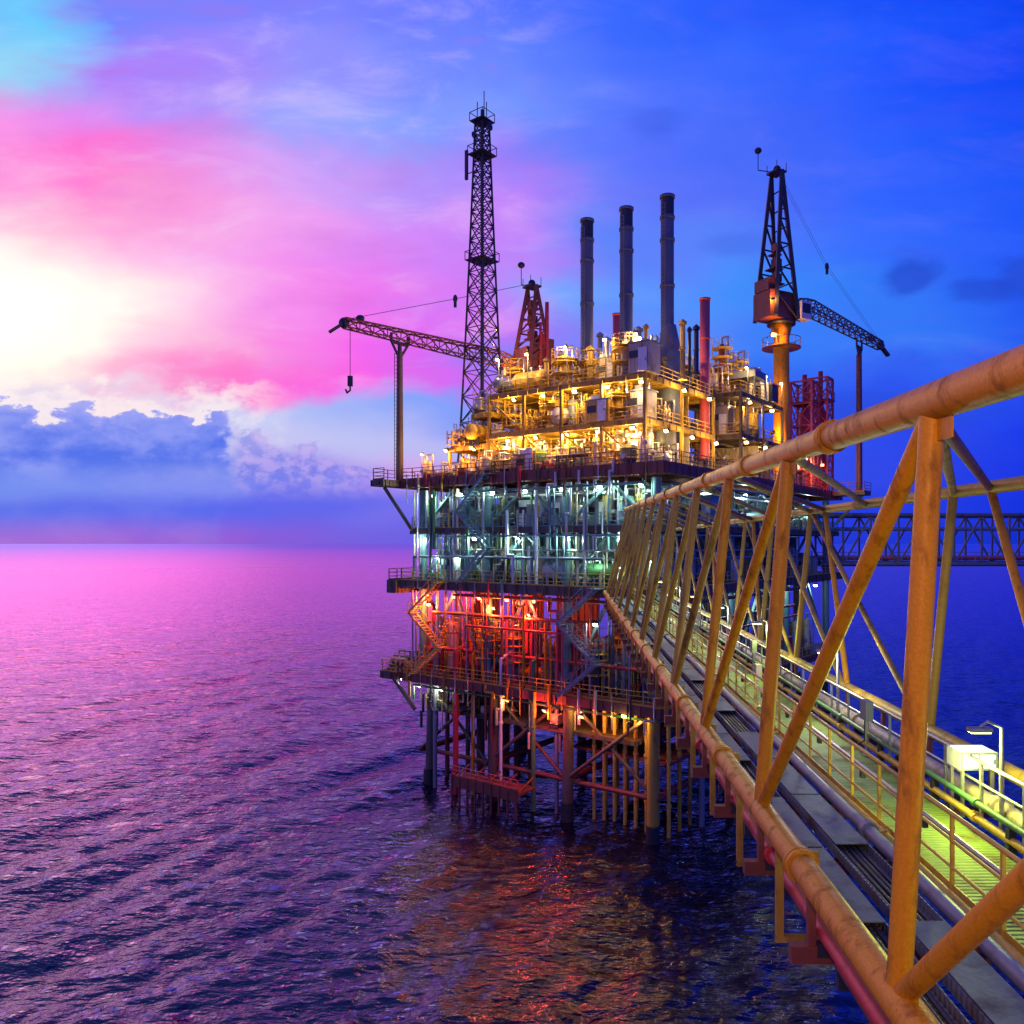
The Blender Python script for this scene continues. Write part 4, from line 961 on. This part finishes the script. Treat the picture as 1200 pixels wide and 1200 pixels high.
# ------------------------------------------------------------------ sky
def make_world():
    w = bpy.data.worlds.new('World'); S.world = w; w.use_nodes = True
    t = w.node_tree; N = t.nodes; L = t.links; N.clear()
    out = N.new('ShaderNodeOutputWorld'); bg = N.new('ShaderNodeBackground'); L.new(bg.outputs[0], out.inputs[0])
    def mth(op, a, b=None, c=None, clamp=False):
        n = N.new('ShaderNodeMath'); n.operation = op; n.use_clamp = clamp
        for i, x in enumerate((a, b, c)):
            if x is None: continue
            if isinstance(x, (int, float)): n.inputs[i].default_value = x
            else: L.new(x, n.inputs[i])
        return n.outputs[0]
    def mix(f, a, b, bt='MIX'):
        n = N.new('ShaderNodeMix'); n.data_type = 'RGBA'; n.blend_type = bt
        for i, x in ((0, f), (6, a), (7, b)):
            if isinstance(x, (int, float)): n.inputs[i].default_value = x
            elif isinstance(x, tuple): n.inputs[i].default_value = (*x, 1)
            else: L.new(x, n.inputs[i])
        return n.outputs[2]
    def mr(x, a, b, c=0., d=1., sm=True):
        n = N.new('ShaderNodeMapRange'); n.interpolation_type = 'SMOOTHSTEP' if sm else 'LINEAR'
        L.new(x, n.inputs[0])
        for i, q in ((1, a), (2, b), (3, c), (4, d)): n.inputs[i].default_value = q
        return n.outputs[0]
    tc = N.new('ShaderNodeTexCoord'); sep = N.new('ShaderNodeSeparateXYZ'); L.new(tc.outputs['Generated'], sep.inputs[0])
    X, Y, Z = sep.outputs
    az = mth('ARCTAN2', X, Y)
    hor = mth('SQRT', mth('ADD', mth('MULTIPLY', X, X), mth('MULTIPLY', Y, Y)))
    v = mth('DIVIDE', Z, mth('MAXIMUM', Y, mth('MULTIPLY', hor, .6)))
    v = mth('MAXIMUM', v, 0.)
    def noi(sx, sz, det=6, rough=.55, dist=0., off=0.):
        cx = N.new('ShaderNodeCombineXYZ'); L.new(mth('MULTIPLY', az, sx), cx.inputs[0]); L.new(mth('MULTIPLY', v, sz), cx.inputs[1]); cx.inputs[2].default_value = off
        n = N.new('ShaderNodeTexNoise'); n.inputs['Scale'].default_value = 1; n.inputs['Detail'].default_value = det; n.inputs['Roughness'].default_value = rough; n.inputs['Distortion'].default_value = dist
        L.new(cx.outputs[0], n.inputs[0]); return n.outputs[0]
    # soft streaky warp of the look-up position: cloud wisps
    w1 = noi(3.0, 7.0, 5, .52, .2, 1.); w2 = noi(3.6, 5.0, 5, .55, .25, 9.)
    up = mr(v, 0., .25, .15, 1.)
    azw = mth('ADD', az, mth('MULTIPLY', mth('SUBTRACT', w1, .5), .34))
    vw = mth('ADD', v, mth('MULTIPLY', mth('MULTIPLY', mth('SUBTRACT', w2, .5), .22), up))
    def ramp(cols):
        n = N.new('ShaderNodeValToRGB'); cr = n.color_ramp; cr.interpolation = 'B_SPLINE' if False else 'EASE'
        cr.interpolation = 'LINEAR'
        L.new(mr(azw, -pi, pi, 0, 1, False), n.inputs[0])
        els = [(-600, 'L')]+cols
        first = True
        for px, c in cols:
            a = math.atan((px-668)/900.); pos = (a+pi)/(2*pi)
            if px == -9999: pos = .05
            if px == 9999: pos = .97
            if first: e = cr.elements[0]; e.position = pos; first = False
            else: e = cr.elements.new(pos)
            e.color = (*lin(c), 1)
        # drop the spare default stop
        for e in list(cr.elements):
            if e.position == 1.0 and len(cr.elements) > len(cols): cr.elements.remove(e); break
        return n.outputs[0]
    B = (70, 90, 235); B2 = (25, 60, 225)
    rows = [
        (-420, [(-9999, B), (-700, (90, 110, 250)), (0, (110, 160, 255)), (600, (70, 105, 250)), (1300, (20, 60, 230)), (9999, B)]),
        (0, [(-9999, B), (-700, (190, 130, 240)), (-100, (110, 190, 252)), (40, (110, 205, 255)), (110, (115, 175, 255)), (160, (115, 135, 255)), (300, (125, 130, 255)), (450, (112, 128, 255)), (600, (85, 118, 255)), (750, (55, 105, 255)), (900, (38, 92, 252)), (1050, (20, 78, 248)), (1200, (8, 62, 235)), (1700, B2), (9999, B)]),
        (75, [(-9999, B), (-700, (220, 130, 235)), (0, (150, 220, 250)), (80, (140, 205, 252)), (150, (175, 130, 252)), (300, (150, 140, 255)), (450, (135, 148, 255)), (600, (98, 132, 255)), (750, (70, 112, 255)), (900, (50, 102, 255)), (1050, (32, 88, 255)), (1200, (14, 72, 250)), (1700, B2), (9999, B)]),
        (140, [(-9999, B), (-700, (240, 140, 230)), (0, (250, 150, 235)), (100, (225, 140, 245)), (200, (175, 145, 252)), (330, (155, 165, 255)), (450, (145, 165, 255)), (600, (118, 150, 255)), (750, (85, 116, 255)), (900, (62, 102, 250)), (1050, (42, 92, 255)), (1200, (24, 80, 250)), (1700, B2), (9999, B)]),
        (205, [(-9999, B), (-700, (250, 160, 220)), (0, (255, 140, 222)), (100, (255, 115, 212)), (200, (235, 135, 230)), (330, (215, 165, 250)), (450, (182, 148, 252)), (620, (160, 130, 252)), (700, (110, 125, 252)), (900, (72, 108, 250)), (1050, (46, 98, 255)), (1200, (32, 88, 250)), (1700, B2), (9999, B)]),
        (275, [(-9999, B), (-700, (255, 200, 220)), (0, (255, 225, 230)), (100, (255, 170, 215)), (180, (250, 150, 220)), (300, (245, 165, 240)), (450, (222, 142, 250)), (600, (190, 128, 252)), (700, (100, 135, 252)), (900, (78, 125, 252)), (1050, (55, 108, 255)), (1200, (36, 90, 250)), (1700, B2), (9999, B)]),
        (345, [(-9999, B), (-700, (255, 225, 225)), (0, (255, 255, 240)), (90, (255, 255, 240)), (150, (255, 225, 235)), (230, (252, 180, 235)), (330, (248, 150, 240)), (450, (240, 120, 240)), (560, (205, 128, 250)), (640, (120, 165, 255)), (750, (95, 150, 255)), (900, (62, 142, 252)), (1050, (46, 108, 248)), (1200, (32, 86, 244)), (1700, B2), (9999, B)]),
        (405, [(-9999, B), (-700, (250, 190, 210)), (0, (255, 255, 235)), (80, (255, 245, 235)), (160, (253, 200, 225)), (300, (250, 140, 228)), (450, (248, 105, 240)), (560, (225, 105, 245)), (650, (140, 130, 250)), (750, (105, 140, 250)), (900, (62, 128, 250)), (1050, (50, 118, 248)), (1200, (38, 88, 242)), (1700, B2), (9999, B)]),
        (450, [(-9999, B), (-700, (200, 150, 220)), (0, (255, 225, 225)), (100, (250, 165, 210)), (200, (252, 135, 205)), (330, (255, 118, 210)), (450, (248, 100, 235)), (560, (210, 110, 245)), (650, (130, 130, 250)), (900, (60, 112, 245)), (1200, (32, 72, 240)), (1700, B2), (9999, B)]),
        (480, [(-9999, B), (-700, (150, 150, 230)), (0, (200, 200, 240)), (150, (235, 215, 235)), (280, (220, 220, 245)), (400, (170, 185, 248)), (500, (135, 165, 252)), (650, (110, 130, 250)), (900, (55, 100, 242)), (1200, (30, 64, 238)), (1700, B2), (9999, B)]),
        (525, [(-9999, B), (-700, (110, 120, 230)), (0, (110, 140, 240)), (150, (130, 150, 240)), (300, (205, 200, 242)), (400, (190, 195, 245)), (480, (190, 190, 245)), (560, (150, 150, 245)), (900, (55, 85, 238)), (1200, (28, 58, 234)), (1700, B2), (9999, B)]),
        (565, [(-9999, B), (-700, (90, 110, 230)), (0, (122, 148, 242)), (150, (128, 146, 242)), (300, (138, 145, 242)), (380, (180, 150, 238)), (440, (215, 165, 235)), (520, (160, 140, 240)), (900, (55, 78, 232)), (1200, (26, 54, 230)), (1700, B2), (9999, B)]),
        (597, [(-9999, B), (-700, (70, 85, 225)), (0, (98, 115, 236)), (200, (92, 105, 238)), (340, (98, 104, 236)), (450, (120, 115, 238)), (600, (90, 95, 235)), (900, (42, 66, 228)), (1200, (22, 50, 224)), (1700, B2), (9999, B)]),
        (637, [(-9999, (40, 60, 200)), (-700, (110, 90, 210)), (0, (176, 108, 212)), (150, (170, 100, 212)), (300, (140, 92, 216)), (450, (112, 98, 226)), (600, (88, 88, 225)), (900, (38, 58, 215)), (1200, (18, 46, 205)), (1700, (18, 46, 205)), (9999, (40, 60, 200))]),
    ]
    col = None; pv = None
    for y, cols in rows[::-1]:
        rv = (637-y)/900.
        c = ramp(cols)
        col = c if col is None else mix(mr(vw, pv, rv), col, c)
        pv = rv
    # veil texture
    f1 = noi(6., 15., 8, .6, .35, 4.)
    side = mr(az, -.2, .1, 1., .1)
    col = mix(mth('MULTIPLY', mr(f1, .48, .78), mth('MULTIPLY', side, mth('MULTIPLY', mr(v, .14, .25), .38))), col, lin((250, 215, 250)))
    col = mix(mth('MULTIPLY', mr(f1, .50, .28), mth('MULTIPLY', side, mth('MULTIPLY', mr(v, .16, .3), .22))), col, lin((200, 95, 200)))
    # cumulus bank low on the left: billowing top edge, soft foot
    n1 = noi(19., 24., 9, .55, .15, 2.); n2 = noi(52., 62., 7, .55, .1, 6.); n0 = noi(6., 2., 2, .5, 0., 13.)
    edge = mth('ADD', mth('MULTIPLY', mth('SUBTRACT', n1, .5), .15), mth('MULTIPLY', mth('SUBTRACT', n2, .5), .075))
    edge = mth('ADD', edge, mth('MULTIPLY', mth('SUBTRACT', n0, .5), .10))
    top = mth('ADD', mr(az, -.70, -.43, .182, .172, False), edge)
    end = mr(mth('ADD', az, mth('MULTIPLY', edge, .6)), -.425, -.405, 1, 0)
    bank = mth('MULTIPLY', mr(mth('SUBTRACT', top, v), -.002, .006), end)
    bank = mth('MULTIPLY', bank, mr(v, .075, .115, .15, 1.))
    shade = mix(mr(n1, .35, .7), lin((84, 116, 236)), lin((146, 158, 246)))
    rim = mr(mth('SUBTRACT', top, v), .0, .03, 1., 0.)
    shade = mix(mth('MULTIPLY', rim, .6), shade, lin((178, 176, 247)))
    # bright lining just over the bank
    lining = mth('MULTIPLY', mr(mth('ABSOLUTE', mth('SUBTRACT', mth('SUBTRACT', v, top), .006)), 0., .035, 1., 0.), mr(az, -.43, -.33, 1., 0.))
    col = mix(mth('MULTIPLY', lining, .75), col, lin((255, 238, 238)))
    col = mix(bank, col, shade)
    # smaller broken puffs right of the bank
    top2 = mth('ADD', mr(az, -.42, -.22, .150, .08, False), mth('MULTIPLY', edge, 1.1))
    p2 = mth('MULTIPLY', mr(mth('SUBTRACT', top2, v), -.004, .014), mth('MULTIPLY', mr(az, -.42, -.40), mr(az, -.25, -.19, 1, 0)))
    p2 = mth('MULTIPLY', p2, mr(v, .05, .10, 0., 1.))
    col = mix(mth('MULTIPLY', p2, .6), col, mix(mr(n2, .4, .62), lin((112, 118, 232)), lin((196, 170, 238))))
    # darker smudges of cloud on the right
    n3 = noi(10., 16., 5, .55, .5, 21.)
    def blob(a, b, ra, rb):
        da = mth('DIVIDE', mth('SUBTRACT', az, a), ra); db = mth('DIVIDE', mth('SUBTRACT', v, b), rb)
        return mr(mth('ADD', mth('SQRT', mth('ADD', mth('MULTIPLY', da, da), mth('MULTIPLY', db, db))), mth('MULTIPLY', mth('SUBTRACT', n3, .5), 2.4)), .4, 1.25, 1., 0.)
    for (px, y, ra, rb, s) in ((1065, 320, .035, .028, .7), (1140, 338, .04, .018, .6), (1200, 318, .03, .03, .6), (770, 150, .05, .025, .25), (870, 285, .05, .02, .2), (1030, 480, .12, .03, .4)):
        col = mix(mth('MULTIPLY', blob(math.atan((px-668)/900.), (637-y)/900., ra, rb), s), col, lin((38, 72, 205)))
    # brilliant patch where the sun stands behind the haze
    g = mth('ADD', mth('POWER', mth('DIVIDE', mth('SUBTRACT', az, radians(-38)), .125), 2.), mth('POWER', mth('DIVIDE', mth('SUBTRACT', v, .31), .085), 2.))
    gl = mth('EXPONENT', mth('MULTIPLY', g, -1.))
    col = mix(mth('MULTIPLY', gl, .85), col, (1.5, 1.4, 1.1))
    L.new(col, bg.inputs[0]); bg.inputs[1].default_value = 1.0
make_world()
# low sun at the left, veiled by cloud
sd = bpy.data.lights.new('sun', 'SUN'); sd.energy = .15; sd.angle = radians(26); sd.color = (1, .34, .62)
so = bpy.data.objects.new('sun', sd); COL.objects.link(so)
dirv = Vector((sin(radians(-36))*cos(radians(17)), cos(radians(-36))*cos(radians(17)), sin(radians(17))))
so.rotation_euler = dirv.to_track_quat('Z', 'Y').to_euler()
# floodlight of the platform the viewer stands on, shining down the bridge
hl = thing('floodlight', 'amber floodlight on the near landing behind the viewer', 'floodlight', (-.5, -2.2, SEA+1.6))
MB().box((0, 0, 0), (.4, .16, .3)).build('housing', M['dark'], hl)
MB().box((0, .085, 0), (.34, .012, .24)).build('lens', GL['warm'], hl)
ld = bpy.data.lights.new('lamp_bulb', 'AREA'); ld.size = .5; ld.energy = 620; ld.color = (1, .55, .2)
lo = bpy.data.objects.new('lamp_bulb', ld); COL.objects.link(lo); lo.parent = hl; lo.location = (0, .12, 0)
lo.rotation_euler = Vector((-.42, -.9, .18)).to_track_quat('Z', 'Y').to_euler()

# ------------------------------------------------------------------ camera
cd = bpy.data.cameras.new('camera'); cam = bpy.data.objects.new('camera', cd); COL.objects.link(cam)
cam.location = (0, 0, SEA); cam.rotation_euler = (radians(90), 0, 0)
cd.sensor_width = 36; cd.lens = 36*F
cd.shift_x = -(668-600)/1200.; cd.shift_y = (637-600)/1200.
cd.clip_start = .1; cd.clip_end = 200000
S.camera = cam
S.view_settings.view_transform = 'Standard'; S.view_settings.look = 'None'; S.view_settings.exposure = 0; S.view_settings.gamma = 1
